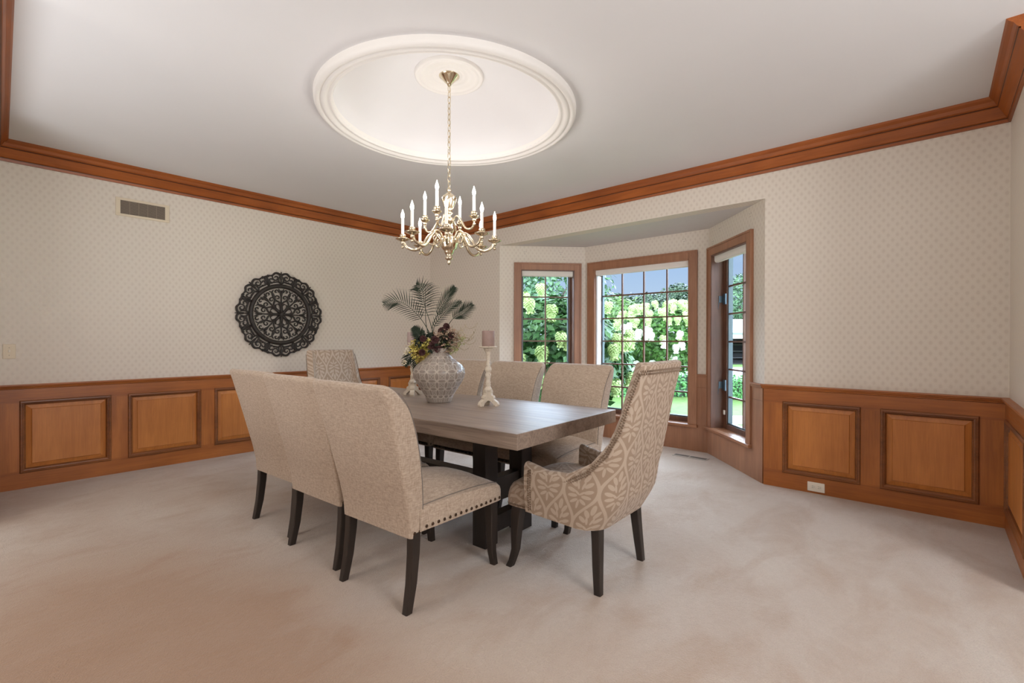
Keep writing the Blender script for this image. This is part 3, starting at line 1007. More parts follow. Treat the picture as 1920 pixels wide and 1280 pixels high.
for k in range(8):
    an = k*PI/4
    for mir in (1, -1):
        # coordinates: x sideways, z radial
        carve(b, bez([(0.0, 0.445, 0), (0.055, 0.462, 0), (0.105, 0.446, 0), (0.155, 0.425, 0)], 5), 0.013, an, mir) if False else None
        carve(b, [(p.x, p.y) for p in bez([(0.002, 0.385, 0), (0.010, 0.440, 0), (0.060, 0.456, 0), (0.100, 0.425, 0), (0.150, 0.425, 0)], 5)], 0.016, an, mir)
        carve(b, spiral(0.058, 0.405, 0.036, R(20), 1.1, 16, -1), 0.011, an, mir)
        carve(b, spiral(0.105, 0.375, 0.032, R(200), 0.9, 14, 1), 0.011, an, mir)
        carve(b, [(p.x, p.y) for p in bez([(0.0, 0.335, 0), (0.03, 0.36, 0), (0.075, 0.352, 0), (0.125, 0.335, 0)], 5)], 0.012, an, mir)
        carve(b, [(p.x, p.y) for p in bez([(0.020, 0.345, 0), (0.028, 0.385, 0), (0.020, 0.42, 0)], 5)], 0.010, an, mir)
        carve(b, [(p.x, p.y) for p in bez([(0.095, 0.34, 0), (0.135, 0.36, 0), (0.150, 0.41, 0)], 5)], 0.012, an, mir)
    carve(b, [(0.0, 0.43), (0.0, 0.45), (0.0, 0.472)], 0.012, an, 1)
    carve(b, [(0.0, 0.33), (0.0, 0.37), (0.0, 0.41)], 0.010, an, 1)
for k in range(8):
    an = k*PI/4+PI/8
    for mir in (1, -1):
        carve(b, [(p.x, p.y) for p in bez([(0.0, 0.335, 0), (0.018, 0.375, 0), (0.004, 0.42, 0), (-0.01, 0.44, 0)], 5)], 0.013, an, mir)
        carve(b, [(p.x, p.y) for p in bez([(0.04, 0.43, 0), (0.015, 0.44, 0), (-0.01, 0.43, 0)], 5)], 0.014, an, mir)
    carve(b, [(0.0, 0.34), (0.0, 0.39), (0.0, 0.448)], 0.015, an, 1)
b.build('scroll_border', M['carved'], pq, smooth=True)
b = MB()
for k in range(8):
    an = k*PI/4
    for mir in (1, -1):
        carve(b, [(p.x, p.y) for p in bez([(0.008, 0.06, 0), (0.018, 0.13, 0), (0.070, 0.165, 0), (0.098, 0.230, 0), (0.085, 0.268, 0)], 5)], 0.013, an, mir)
        carve(b, spiral(0.040, 0.185, 0.030, R(-60), 1.1, 16, 1), 0.010, an, mir)
        carve(b, spiral(0.052, 0.250, 0.026, R(200), 0.9, 14, -1), 0.010, an, mir)
        carve(b, [(p.x, p.y) for p in bez([(0.004, 0.20, 0), (0.012, 0.25, 0), (0.030, 0.285, 0)], 5)], 0.011, an, mir)
        carve(b, [(p.x, p.y) for p in bez([(0.010, 0.09, 0), (0.030, 0.115, 0), (0.045, 0.11, 0)], 4)], 0.009, an, mir)
    carve(b, [(0.0, 0.05), (0.0, 0.12), (0.0, 0.20), (0.0, 0.27)], 0.012, an, 1)
    carve(b, [(0.0, 0.02), (0.0, 0.06), (0.0, 0.10)], 0.024, an, 1, -0.022)
b.ball((0, -0.024, 0), 0.035, 10, (1, 0.6, 1))
b.build('center_tracery', M['carved'], pq, smooth=True)

# ------------------------------------------------------------------ chandelier
ch = tag(empty('chandelier', (DC.x, DC.y, 0)), 'two-tier polished brass candle chandelier hanging on a chain from the ceiling dome', 'chandelier')
b = MB()
b.lathe([(0.072, 3.019), (0.070, 3.012), (0.058, 3.004), (0.034, 2.975), (0.018, 2.962), (0.012, 2.948), (0.0, 2.946)], 24)
b.build('canopy', M['brass'], ch, smooth=True)
b = MB()
z = 2.946
k = 0
while z > 2.262:
    L_, w_ = 0.024, 0.011
    pts = []
    for i in range(14):
        a = 2*PI*i/14
        u, v = w_*math.cos(a), L_*math.sin(a)*1.0
        pts.append((u, 0, z-0.02+v) if k % 2 == 0 else (0, u, z-0.02+v))
    b.tube(pts, 0.0027, 6, closed=True)
    z -= 0.0385; k += 1
b.build('chain', M['brass'], ch, smooth=True)
b = MB()
cp = [(0.004+0.009*math.sin(i*0.9), 0.007*math.cos(i*0.7), 2.95-i*0.0345) for i in range(21)]
b.tube(bez(cp, 3), 0.0016, 5)
b.build('cord', M['brass'], ch, smooth=True)
body = [(0.0, 2.262), (0.007, 2.262), (0.008, 2.245), (0.014, 2.238), (0.016, 2.225), (0.010, 2.215), (0.022, 2.205), (0.048, 2.185), (0.052, 2.172), (0.046, 2.15), (0.030, 2.105),
        (0.018, 2.085), (0.026, 2.075), (0.018, 2.065), (0.013, 2.05), (0.030, 2.035), (0.036, 2.022), (0.030, 2.008), (0.016, 1.998), (0.013, 1.985), (0.022, 1.972), (0.034, 1.955),
        (0.032, 1.942), (0.018, 1.93), (0.030, 1.918), (0.062, 1.895), (0.066, 1.880), (0.066, 1.862), (0.058, 1.850), (0.056, 1.838), (0.046, 1.822), (0.034, 1.812), (0.034, 1.802), (0.024, 1.790),
        (0.018, 1.776), (0.026, 1.766), (0.026, 1.757), (0.014, 1.748), (0.010, 1.742), (0.014, 1.733), (0.008, 1.722), (0.0, 1.712)]
b = MB(); b.lathe(body[::-1], 28); b.build('center_column', M['brass'], ch, smooth=True)
def candle_arm(ang, r, zc, zr, sleeve_len, name):
    """scrolled arm from the column at (zr) out to a cup at (zc)"""
    ca, sa = math.cos(ang), math.sin(ang)
    P3 = lambda q, z: (q*ca, q*sa, z)
    a = empty(name, (0, 0, 0)); a.parent = ch
    b = MB()
    path = [P3(0.05, zr-0.02), P3(0.085, zr+0.022), P3(0.12, zr+0.026), P3(0.155, zr-0.015), P3(0.19, zr-0.07), P3(0.235, zr-0.092), P3(r-0.025, zr-0.07), P3(r, zr-0.02), P3(r, zc-0.02)]
    if r < 0.25:
        path = [P3(0.025, zr-0.0), P3(0.045, zr+0.04), P3(0.07, zr+0.045), P3(0.095, zr+0.005), P3(0.125, zr-0.04), P3(r-0.02, zr-0.045), P3(r, zr-0.01), P3(r, zc-0.02)]
    b.tube(bez(path, 6), 0.0092 if r > 0.25 else 0.0075, 8)
    # little scroll leaf under the root
    if r > 0.25:
        b.tube(bez([P3(0.115, zr+0.0), P3(0.14, zr-0.02), P3(0.13, zr-0.045), P3(0.105, zr-0.055), P3(0.10, zr-0.035)], 5), 0.005, 6)
    b.ball(P3(r, zc-0.052), 0.011, 8)
    b.build('scroll_arm', M['brass'], a, smooth=True)
    b = MB()
    c = (r*ca, r*sa)
    pr = 0.048 if r > 0.25 else 0.032
    b.lathe([(0.0, zc-0.034), (0.010, zc-0.034), (0.013, zc-0.022), (0.010, zc-0.016), (0.018, zc-0.012), (pr*0.8, zc-0.004), (pr, zc+0.002), (pr*0.99, zc+0.005), (pr*0.6, zc+0.001), (0.012, zc+0.002),
             (0.012, zc+0.010), (0.019, zc+0.014), (0.021, zc+0.026), (0.018, zc+0.034), (0.014, zc+0.036), (0.0, zc+0.036)], 20, c)
    b.build('drip_pan', M['brass'], a, smooth=True)
    b = MB()
    zs = zc+0.034
    b.lathe([(0.0, zs), (0.0105, zs), (0.0105, zs+sleeve_len), (0.0, zs+sleeve_len)], 12, c)
    b.build('candle_sleeve', M['sleeve'], a, smooth='angle')
    zb = zs+sleeve_len
    b = MB()
    b.lathe([(0.0, zb), (0.006, zb), (0.0105, zb+0.012), (0.0125, zb+0.024), (0.010, zb+0.038), (0.005, zb+0.052), (0.0018, zb+0.064), (0.0, zb+0.068)], 12, c)
    b.build('bulb', M['bulb'], a, smooth=True)
    l = lamp('bulb_light', 'POINT', (DC.x+r*ca, DC.y+r*sa, zb+0.05), 1.9, (1, 0.97, 0.95), 0.015)
view = math.atan2(-DC.y, -DC.x)      # towards the camera
for k in range(8):
    candle_arm(view+R(-3+45*k), 0.315, 1.885, 1.905, 0.105, 'chandelier_arm')
for k in range(4):
    candle_arm(view+R(-25+90*k), 0.185, 2.035, 2.00, 0.105, 'chandelier_arm')

# ------------------------------------------------------------------ dining table
TR = R(3.0)
tb = tag(empty('dining_table', (0, 0, 0), TR), 'long grey-brown plank-top dining table on a black trestle base', 'dining table')
TW, TL = 1.015, 2.43
corner = Vector((1.677, 1.452, 0))
e1 = Vector((math.cos(TR), math.sin(TR), 0)); e2 = Vector((-math.sin(TR), math.cos(TR), 0))
tb.location = corner+e1*TW/2+e2*TL/2
b = MB(); b.box(-TW/2, TW/2, -TL/2, TL/2, 0.682, 0.76)
b.build('tabletop', M['table_top'], tb, bevel=0.003)
for sy in (-1, 1):
    tr = MB()
    yc = sy*(TL/2-0.50)
    for sx in (-1, 1):
        tr.box(sx*0.17-0.055, sx*0.17+0.055, yc-0.05, yc+0.05, 0.0, 0.64)
    tr.box(-0.30, 0.30, yc-0.05, yc+0.05, 0.64, 0.682)
    tr.box(-0.115, 0.115, yc-0.035, yc+0.035, 0.24, 0.38)
    tr.box(-0.115, 0.115, yc-0.035, yc+0.035, 0.06, 0.16)
    tr.build('trestle', M['black_wood'], tb, bevel=0.003)
b = MB()
b.box(-0.05, 0.05, -(TL/2-0.53), TL/2-0.53, 0.25, 0.35)
b.build('stretcher', M['black_wood'], tb, bevel=0.003)

# ------------------------------------------------------------------ linen side chairs
def sweep_box(mb, path, n=1):
    """path: (x, y, z, width_x, width_y) square sections"""
    rings = []
    for x, y, z, wx, wy in path:
        rings.append([(x+p, y+q, z) for p, q in rrect(wx, wy, 0.004, 1)])
    mb.loft(rings)
def nails(mb, pts, r, nrm):
    for p, nn in zip(pts, nrm):
        p = Vector(p); nn = Vector(nn).normalized()
        t = nn.orthogonal().normalized(); bt = nn.cross(t)
        vs = [p+(t*math.cos(2*PI*i/7)+bt*math.sin(2*PI*i/7))*r for i in range(7)]
        vs2 = [p+nn*r*0.45+(t*math.cos(2*PI*i/7)+bt*math.sin(2*PI*i/7))*r*0.6 for i in range(7)]
        mb.add(vs+vs2+[p+nn*r*0.6], [(i, (i+1) % 7, 7+(i+1) % 7, 7+i) for i in range(7)]+[(7+i, 7+(i+1) % 7, 14) for i in range(7)])
def side_chair():
    c = empty('side_chair')
    # back: (z, rear x, front x, half width)
    tab = [(0.325, -0.283, -0.215, 0.256), (0.40, -0.288, -0.205, 0.258), (0.50, -0.308, -0.208, 0.262), (0.60, -0.334, -0.218, 0.266), (0.70, -0.360, -0.235, 0.271),
           (0.80, -0.386, -0.262, 0.276), (0.88, -0.408, -0.292, 0.281), (0.93, -0.424, -0.322, 0.285), (0.955, -0.436, -0.342, 0.286), (0.975, -0.444, -0.360, 0.284), (0.988, -0.446, -0.372, 0.279),
           (0.998, -0.443, -0.384, 0.271), (1.005, -0.436, -0.396, 0.259), (1.008, -0.428, -0.406, 0.245)]
    rings = []
    for z, xr, xf, hw in tab:
        w = hw*2
        cx = (xr+xf)/2; th = xf-xr
        rings.append([(cx+q, p, z+(-0.25*q if z > 0.9 else 0)) for p, q in rrect(w, th, min(0.030 if z > 0.93 else 0.016, th*0.46), 4)][::-1])
    b = MB(); b.loft(rings)
    bk = b.build('backrest', M['linen'], c, smooth='angle')
    # piping down both rear edges and over the top
    for s in (1, -1):
        pp = MB()
        pts = [(xf-0.012, s*(hw-0.0005), z) for z, xr, xf, hw in tab[:-4]]
        pp.tube(bez(pts, 3), 0.0024, 5)
        pp.build('piping', M['piping'], bk)
    # seat: crowned cushion wrapped over a boxed rail
    def sec(x, hw, zt, crown, zb=0.345):
        out = []
        n = 10
        out.append((x, -hw, zb))
        out.append((x, -hw, zb+0.03))
        out.append((x, -hw-0.001, zt-0.022))
        out.append((x, -hw+0.006, zt-0.006))
        for i in range(n+1):
            t = -1+2*i/n
            out.append((x, t*(hw-0.018), zt+crown*(1-abs(t)**2.4)))
        out.append((x, hw-0.006, zt-0.006)); out.append((x, hw+0.001, zt-0.022)); out.append((x, hw, zb+0.03)); out.append((x, hw, zb))
        return out
    ss = [sec(-0.235, 0.262, 0.455, 0.020), sec(-0.10, 0.268, 0.456, 0.042), sec(0.05, 0.272, 0.454, 0.050), sec(0.18, 0.275, 0.448, 0.046), sec(0.26, 0.276, 0.442, 0.034), sec(0.302, 0.276, 0.436, 0.016),
          sec(0.320, 0.272, 0.424, 0.004), sec(0.326, 0.268, 0.405, 0.0), sec(0.326, 0.268, 0.375, -0.002)]
    b = MB(); b.loft(ss)
    st = b.build('seat', M['linen'], c, smooth='angle')
    for s in (1, -1):
        sm = MB()
        sm.tube(bez([(x, s*(hw-0.012), z) for x, hw, z in ((-0.22, 0.262, 0.456), (-0.05, 0.268, 0.462), (0.12, 0.272, 0.460), (0.24, 0.275, 0.452), (0.30, 0.272, 0.440))], 4), 0.0022, 5)
        sm.build('seam', M['piping'], st)
    for s in (1, -1):
        nl = MB()
        pts = []; nr = []
        for i in range(15):
            x = -0.20+i*0.036
            pts.append((x, s*(0.2655+0.0125*min(1, (x+0.25)/0.4)), 0.362)); nr.append((0, s, 0))
        for q in (-0.262, -0.232):
            pts.append((q, s*0.2568, 0.345)); nr.append((0, s, 0))
        nails(nl, pts, 0.0085, nr)
        nl.build('nailhead_trim', M['nail'], c)
    nl = MB()
    pts = []; nr = []
    for i in range(15):
        pts.append((0.3262, -0.252+i*0.036, 0.362)); nr.append((1, 0, 0))
    nails(nl, pts, 0.0085, nr)
    nl.build('nailhead_trim', M['nail'], c)
    for s in (1, -1):
        b = MB()
        sweep_box(b, [(-0.248, s*0.235, 0.345, 0.048, 0.044), (-0.252, s*0.236, 0.25, 0.046, 0.042), (-0.266, s*0.238, 0.12, 0.042, 0.038), (-0.290, s*0.240, 0.0, 0.036, 0.034)])
        b.build('leg', M['black_wood'], c, smooth='angle')
    for s in (1, -1):
        b = MB()
        sweep_box(b, [(0.285, s*0.232, 0.355, 0.054, 0.054), (0.288, s*0.234, 0.27, 0.050, 0.050), (0.286, s*0.236, 0.16, 0.042, 0.042), (0.290, s*0.238, 0.07, 0.037, 0.037), (0.302, s*0.242, 0.0, 0.034, 0.034)])
        b.build('leg', M['black_wood'], c, smooth='angle')
    return c
proto = side_chair()
side = [(1.530, 1.985, 4, 'beige linen side chair nearest the camera on the left of the table'),
        (1.535, 2.590, 3, 'beige linen side chair in the middle of the three on the left side'),
        (1.555, 3.180, 3, 'beige linen side chair at the far end of the left row, below the carved medallion'),
        (2.765, 2.075, 182, 'beige linen side chair on the window side, right beside the near armchair'),
        (2.745, 2.710, 183, 'beige linen side chair in the middle of the window side row'),
        (2.725, 3.320, 183, 'beige linen side chair farthest back on the window side, partly behind the vase')]
for i, (x, y, a, lb) in enumerate(side):
    o = proto if i == 0 else copy_tree(proto)
    place(o, x, y, 0, R(a))
    tag(o, lb, 'chair', 'linen side chairs along the table')

# ------------------------------------------------------------------ damask armchairs
def armchair():
    c = empty('armchair')
    SH = [(0.20, 0.0), (0.30, 0.0), (0.45, -0.07), (0.63, -0.12), (0.92, -0.18), (1.09, -0.222), (1.2, -0.25)]
    TOP = [(-0.30, 1.10), (-0.236, 1.10), (-0.230, 1.0), (-0.220, 0.835), (-0.193, 0.72), (-0.137, 0.62), (-0.051, 0.553), (0.055, 0.546), (0.15, 0.572)]
    # base U in plan, from the left arm front round the back to the right arm front
    U = []
    for i in range(12):
        t = i/11
        U.append((0.15-0.30*t, 0.285))
    for i in range(1, 12):
        a = R(90+90*i/11)
        U.append((-0.15+0.115*math.cos(a), 0.165+0.120*math.sin(a)))
    for i in range(1, 8):
        U.append((-0.265, 0.165-0.165*i/7))
    U = U + [(x, -y) for x, y in U[:-1][::-1]]
    N = len(U)
    # refine where the top edge rises steeply
    U2 = []
    for i in range(N-1):
        for k in range(3):
            t = k/3
            U2.append((U[i][0]*(1-t)+U[i+1][0]*t, U[i][1]*(1-t)+U[i+1][1]*t))
    U2.append(U[-1])
    U = U2; N = len(U)
    nr = []
    for i in range(N):
        a = U[max(0, i-1)]; b_ = U[min(N-1, i+1)]
        d = Vector((b_[0]-a[0], b_[1]-a[1])).normalized()
        nr.append(Vector((d.y, -d.x)) * 1.0)   # provisional
    # make sure normals point outward (away from the seat)
    for i in range(N):
        if nr[i].dot(Vector((U[i][0]-0.1, U[i][1]))) < 0: nr[i] = -nr[i]
    arc = [0]
    for i in range(1, N):
        arc.append(arc[-1]+math.hypot(U[i][0]-U[i-1][0], U[i][1]-U[i-1][1]))
    mid = arc[-1]/2
    def pos(i, z, off):
        x, y = U[i]; n = nr[i]
        w = max(0, min(1, (0.15-x)/0.385))
        sh = lerp_tab(z, SH)*w
        ysc = 1.0 - 0.10*max(0, z-0.62)*(1 if True else 0)*0.6
        flare = 0.02*max(0, (z-0.42))*(1-w)*4
        return Vector((x+n.x*off+sh, (y+n.y*off)*ysc+math.copysign(flare, y)*(1 if abs(y) > 0.2 else 0), z))
    zb = 0.315
    rings = []; uvs = []
    nz = 22
    TH = 0.058
    for i in range(N):
        zt = lerp_tab(U[i][0], TOP)
        ring = []; uv = []
        u = arc[i]-mid
        hb = 0.0
        # underside drops a little towards the back, like the photo
        zlow = zb-0.012*max(0, min(1, (0.15-U[i][0])/0.3))
        th = TH
        for k in range(nz+1):
            z = zlow+(zt-0.02-zlow)*k/nz
            bulge = 0.012*math.sin(PI*min(1, (z-zlow)/0.25)) if z < zlow+0.25 else 0
            ring.append(pos(i, z, bulge)); uv.append((u, z))
        for a in (30, 60, 90, 120, 150):
            off = -th/2+th/2*math.cos(R(a))
            z = zt-0.02+0.02*math.sin(R(a))
            ring.append(pos(i, z, off)); uv.append((u, z+0.02+(a/90)*0.02))
        for k in range(nz, -1, -1):
            z = 0.40+(zt-0.02-0.40)*k/nz
            ring.append(pos(i, z, -th)); uv.append((u, 2*zt-z+0.04))
        ring.append(pos(i, zlow, -th)); uv.append((u, 0))
        rings.append(ring); uvs.append(uv)
    uvs2 = [uv+[uv[0]] for uv in uvs]
    b = MB(); b.loft(rings, uvs=uvs2, closed=True)
    sh = b.build('upholstered_shell', M['damask'], c, smooth='angle')
    # double rows of small nails just outside the edge
    nl = MB()
    pts = []; nn = []
    off = 0.042
    path = []
    for i in range(N):
        zt = lerp_tab(U[i][0], TOP)
        path.append((pos(i, zt-0.045, 0.004), nr[i]))
    # resample the path along the edge, plus the front upright of each arm
    i0 = 3
    path = path[i0:N-i0]
    fr = [(pos(i0, z, 0.002+0.010*math.sin(PI*min(1, (z-zb)/0.25))), nr[i0]) for z in [zb+0.015+0.21*k/8 for k in range(9)]]
    fr2 = [(pos(N-1-i0, z, 0.002+0.010*math.sin(PI*min(1, (z-zb)/0.25))), nr[N-1-i0]) for z in [zb+0.015+0.21*k/8 for k in range(9)]]
    path = fr+path+fr2[::-1]
    for off_ in (-0.5, 0.5):
        acc = 0.0 if off_ < 0 else 0.007
        for (p, n), (q, n2) in zip(path, path[1:]):
            d = q-p; L = d.length
            n3 = Vector((n.x, n.y, 0))
            side_ = d.normalized().cross(n3)
            while acc < L:
                pts.append(p+d*(acc/L)+side_*off_*0.013); nn.append(n3)
                acc += 0.0125
            acc -= L
    nails(nl, pts, 0.0052, nn)
    nl.build('nailhead_trim', M['nail_silver'], c)
    nl = MB(); pts = []; nn = []
    for s in (1, -1):
        for k in range(10):
            pts.append((0.165+k*0.0115, s*0.277, 0.332)); nn.append((0, s, 0))
    for k in range(44):
        pts.append((0.285, -0.262+k*0.0122, 0.332)); nn.append((1, 0, 0))
    nails(nl, pts, 0.0052, nn)
    nl.build('nailhead_trim', M['nail_silver'], c)
    # seat cushion and front rail
    def sec(x, hw, zt, crown, z0=0.320):
        out = [(x, -hw, z0), (x, -hw, z0+0.05), (x, -hw+0.002, zt-0.03), (x, -hw+0.014, zt-0.008)]
        for i in range(9):
            t = -1+2*i/8
            out.append((x, t*(hw-0.03), zt+crown*(1-abs(t)**2.2)))
        out += [(x, hw-0.014, zt-0.008), (x, hw-0.002, zt-0.03), (x, hw, z0+0.05), (x, hw, z0)]
        return out
    ss = [sec(-0.25, 0.22, 0.43, 0.0), sec(-0.2, 0.225, 0.45, 0.02), sec(0.0, 0.235, 0.455, 0.035), sec(0.10, 0.240, 0.455, 0.038), sec(0.150, 0.272, 0.455, 0.038), sec(0.22, 0.274, 0.452, 0.030), sec(0.262, 0.272, 0.438, 0.016), sec(0.280, 0.268, 0.415, 0.004),
          sec(0.285, 0.264, 0.385, 0.0)]
    uv = []
    for r_ in ss:
        L_ = 0; row = [(r_[0][0], 0.0)]
        for p, q in zip(r_, r_[1:]):
            L_ += math.dist(p, q); row.append((p[0], L_))
        row.append(row[0])
        uv.append([(v, u+1.0) for u, v in row])
    b = MB(); b.loft(ss, uvs=uv)
    b.build('seat', M['damask'], c, smooth='angle')
    b = MB(); b.box(-0.24, 0.16, -0.24, 0.24, 0.300, 0.33)
    b.build('seat_frame', M['black_wood_h'], c)
    for s in (1, -1):
        b = MB()
        sweep_box(b, [(-0.222, s*0.205, 0.335, 0.050, 0.050), (-0.228, s*0.210, 0.24, 0.046, 0.046), (-0.236, s*0.222, 0.12, 0.042, 0.040), (-0.246, s*0.233, 0.0, 0.036, 0.034)])
        b.build('leg', M['black_wood'], c, smooth='angle')
    for s in (1, -1):
        b = MB()
        sweep_box(b, [(0.225, s*0.242, 0.335, 0.060, 0.056), (0.232, s*0.246, 0.27, 0.058, 0.054), (0.236, s*0.252, 0.18, 0.048, 0.046), (0.236, s*0.258, 0.09, 0.038, 0.038), (0.250, s*0.268, 0.03, 0.034, 0.034), (0.262, s*0.274, 0.0, 0.036, 0.036)])
        b.build('leg', M['black_wood'], c, smooth='angle')
    return c
ac = armchair()
place(ac, 2.175, 1.435, 0, R(92.0))
tag(ac, 'damask armchair with nailhead trim at the near end of the table', 'armchair', 'damask armchairs at the table ends')
ac2 = copy_tree(ac)
place(ac2, 2.285, 3.935, 0, R(-92))
tag(ac2, 'damask armchair at the far end of the table, facing the camera', 'armchair', 'damask armchairs at the table ends')

# ------------------------------------------------------------------ vase and arrangement
TZ = 0.7605
def vpos(px, depth):
    """ground point seen in image column px at the given distance in front of the lens"""
    f = Vector((math.sin(YAW), math.cos(YAW)))
    r = Vector((math.cos(YAW), -math.sin(YAW)))
    return f*depth+r*((px-960)/FPX*depth)
vp = Vector((2.185, 2.625))
vz = tag(empty('vase', (vp.x, vp.y, TZ)), 'round-bellied grey ceramic vase with raised interlocking circles, centre of the table', 'vase')
b = MB()
prof = [(0.0, 0.0), (0.080, 0.0), (0.086, 0.006), (0.088, 0.015), (0.100, 0.045), (0.128, 0.09), (0.158, 0.135), (0.178, 0.175), (0.184, 0.205), (0.178, 0.235), (0.160, 0.262), (0.130, 0.285), (0.098, 0.308), (0.076, 0.332),
        (0.066, 0.352), (0.064, 0.366), (0.068, 0.374), (0.066, 0.378), (0.058, 0.376), (0.054, 0.36), (0.054, 0.33), (0.0, 0.33)]
b.lathe(prof, 56, uvscale=0.066*16, caps=False)
b.build('vase_body', M['vase'], vz, smooth=True)

fa = tag(empty('flower_arrangement', (vp.x, vp.y, TZ+0.37)), 'artificial palm fronds, yellow blossom and dried blooms arranged in the grey vase', 'flower arrangement')
rv = Vector((math.cos(YAW), -math.sin(YAW), 0)); fv = Vector((math.sin(YAW), math.cos(YAW), 0)); uz = Vector((0, 0, 1))
def A(a, h, d=0.0):
    return rv*a+uz*h+fv*d
def frond(ctrl, leaf_len, t0, nleaf, droop=0.3, spread=60, name='palm_frond', width=0.0062):
    pts = bez([A(*p) for p in ctrl], 10)
    b = MB()
    n = len(pts)
    b.tube(pts, [0.0032*(1-0.7*i/n) for i in range(n)], 5)
    for s in (1, -1):
        for k in range(nleaf):
            t = t0+(1-t0)*k/(nleaf-1)
            f = t*(n-1); i = min(n-2, int(f))
            p = pts[i].lerp(pts[i+1], f-i)
            d = (pts[i+1]-pts[i]).normalized()
            side_ = d.cross(fv).normalized()*s
            rel = (t-t0)/(1-t0)
            L = leaf_len*(math.sin(PI*(0.18+0.78*rel))**0.7)*random.uniform(0.9, 1.08)
            an = R(spread*(1-0.45*rel))
            dirv = (d*math.cos(an)+side_*math.sin(an)+fv*random.uniform(-.25, .1)).normalized()
            q = [p]
            cur = Vector(p)
            for m_ in range(4):
                cur = cur+dirv*L/4
                dirv = (dirv-uz*droop*0.28*(m_+1)/2).normalized()
                q.append(Vector(cur))
            wv = dirv.cross(side_ if abs(dirv.dot(fv)) > 0.9 else fv).normalized()
            ws = [0.35, 1.0, 0.85, 0.5, 0.05]
            vs = []
            for m_, c_ in enumerate(q):
                w_ = width*ws[m_]
                vs += [c_-wv*w_/2, c_+fv*(-0.0015), c_+wv*w_/2]
            b.add(vs, [(3*m_+a_, 3*m_+a_+1, 3*m_+a_+4, 3*m_+a_+3) for m_ in range(4) for a_ in (0, 1)])
    return b.build(name, M['frond'], fa)
# a = right, h = up, from the vase mouth (metres in the plane facing the camera)
frond([(-0.01, -0.02), (-0.07, 0.12), (-0.15, 0.24), (-0.27, 0.335), (-0.385, 0.325)], 0.115, 0.45, 22, 0.35, 62)
frond([(-0.01, -0.02), (-0.055, 0.16), (-0.10, 0.30), (-0.125, 0.42, .03), (-0.17, 0.46, .05)], 0.105, 0.5, 15, 0.2, 72)
frond([(-0.01, -0.02), (-0.085, 0.14), (-0.098, 0.28), (-0.098, 0.38), (-0.10, 0.455)], 0.125, 0.42, 17, 0.55, 78)
frond([(0.0, -0.02), (-0.05, 0.14), (0.0, 0.27), (0.055, 0.37), (0.105, 0.435)], 0.085, 0.45, 20, 0.0, 42)
frond([(0.0, -0.02), (-0.04, 0.14), (0.02, 0.24), (0.08, 0.30), (0.15, 0.335)], 0.075, 0.3, 20, 0.1, 48)
frond([(0.01, -0.02), (0.05, 0.14), (0.10, 0.22), (0.16, 0.26), (0.23, 0.315)], 0.095, 0.5, 18, 0.1, 52)
frond([(-0.02, -0.02), (-0.10, 0.05), (-0.14, 0.10), (-0.18, 0.15)], 0.07, 0.3, 14, 0.3, 60, width=0.013)
frond([(-0.03, -0.0), (-0.14, 0.02), (-0.20, -0.04), (-0.24, -0.11)], 0.08, 0.2, 16, 0.5, 55, width=0.010)
frond([(-0.03, -0.0), (-0.10, 0.02), (-0.16, -0.06), (-0.17, -0.15)], 0.07, 0.2, 16, 0.5, 50, width=0.010)
def clump(name, mat, c, r, n, size, flat=1.0, stems=None):
    b = MB()
    for _ in range(n):
        while True:
            v = Vector((random.uniform(-1, 1), random.uniform(-1, 1), random.uniform(-1, 1)))
            if v.length < 1: break
        p = A(c[0], c[1], c[2] if len(c) > 2 else -0.02)+v*r
        for k in range(4):
            a = random.uniform(0, 2*PI)
            d = Vector((random.uniform(-1, 1), random.uniform(-1, 1), random.uniform(-1, 1))).normalized()
            e = d.orthogonal().normalized()
            s_ = size*random.uniform(0.6, 1.1)
            q = p+d*s_*0.5
            b.add([p, q+e*s_*0.4, p+d*s_, q-e*s_*0.4], [(0, 1, 2, 3)])
    return b.build(name, mat, fa)
def rose(c, r, mat, name='dried_bloom'):
    b = MB()
    p0 = A(*c)
    ax = (-fv*1.0+uz*random.uniform(-.2, .6)+rv*random.uniform(-.5, .5)).normalized()
    e = ax.orthogonal().normalized(); g2 = ax.cross(e)
    for ring in range(4):
        n = 5+ring*2
        for k in range(n):
            a = 2*PI*k/n+ring*0.6
            rr = r*(0.25+0.25*ring)
            dr = e*math.cos(a)+g2*math.sin(a)
            tn = g2*math.cos(a)-e*math.sin(a)
            base = p0+dr*rr*0.4-ax*r*0.3*ring*0.3
            tip = p0+dr*rr+ax*r*(0.5-0.18*ring)
            w = r*0.34
            b.add([base-tn*w*.6, base+tn*w*.6, tip+tn*w-ax*0.002, tip+dr*r*0.12+ax*0.004, tip-tn*w], [(0, 1, 2, 3, 4)])
    b.ball(p0, r*0.35, 6)
    return b.build(name, mat, fa)
random.seed(11)
for c in ((-0.085, 0.03), (-0.10, -0.01), (-0.135, 0.0), (-0.15, -0.05), (-0.11, -0.06), (-0.07, -0.02), (-0.165, 0.035), (-0.06, 0.06), (-0.17, -0.01), (-0.12, -0.085)):
    clump('yellow_blossom', M['yellow'], c, 0.034, 38, 0.017)
for c in ((-0.12, -0.075), (-0.15, -0.02), (-0.085, -0.05)):
    clump('peach_blossom', M['peach'], c, 0.030, 26, 0.017)
for c in ((-0.215, 0.0), (-0.245, -0.09), (-0.23, -0.02), (-0.20, 0.03)):
    clump('cream_blossom', M['petal_white'], c, 0.016, 10, 0.016)
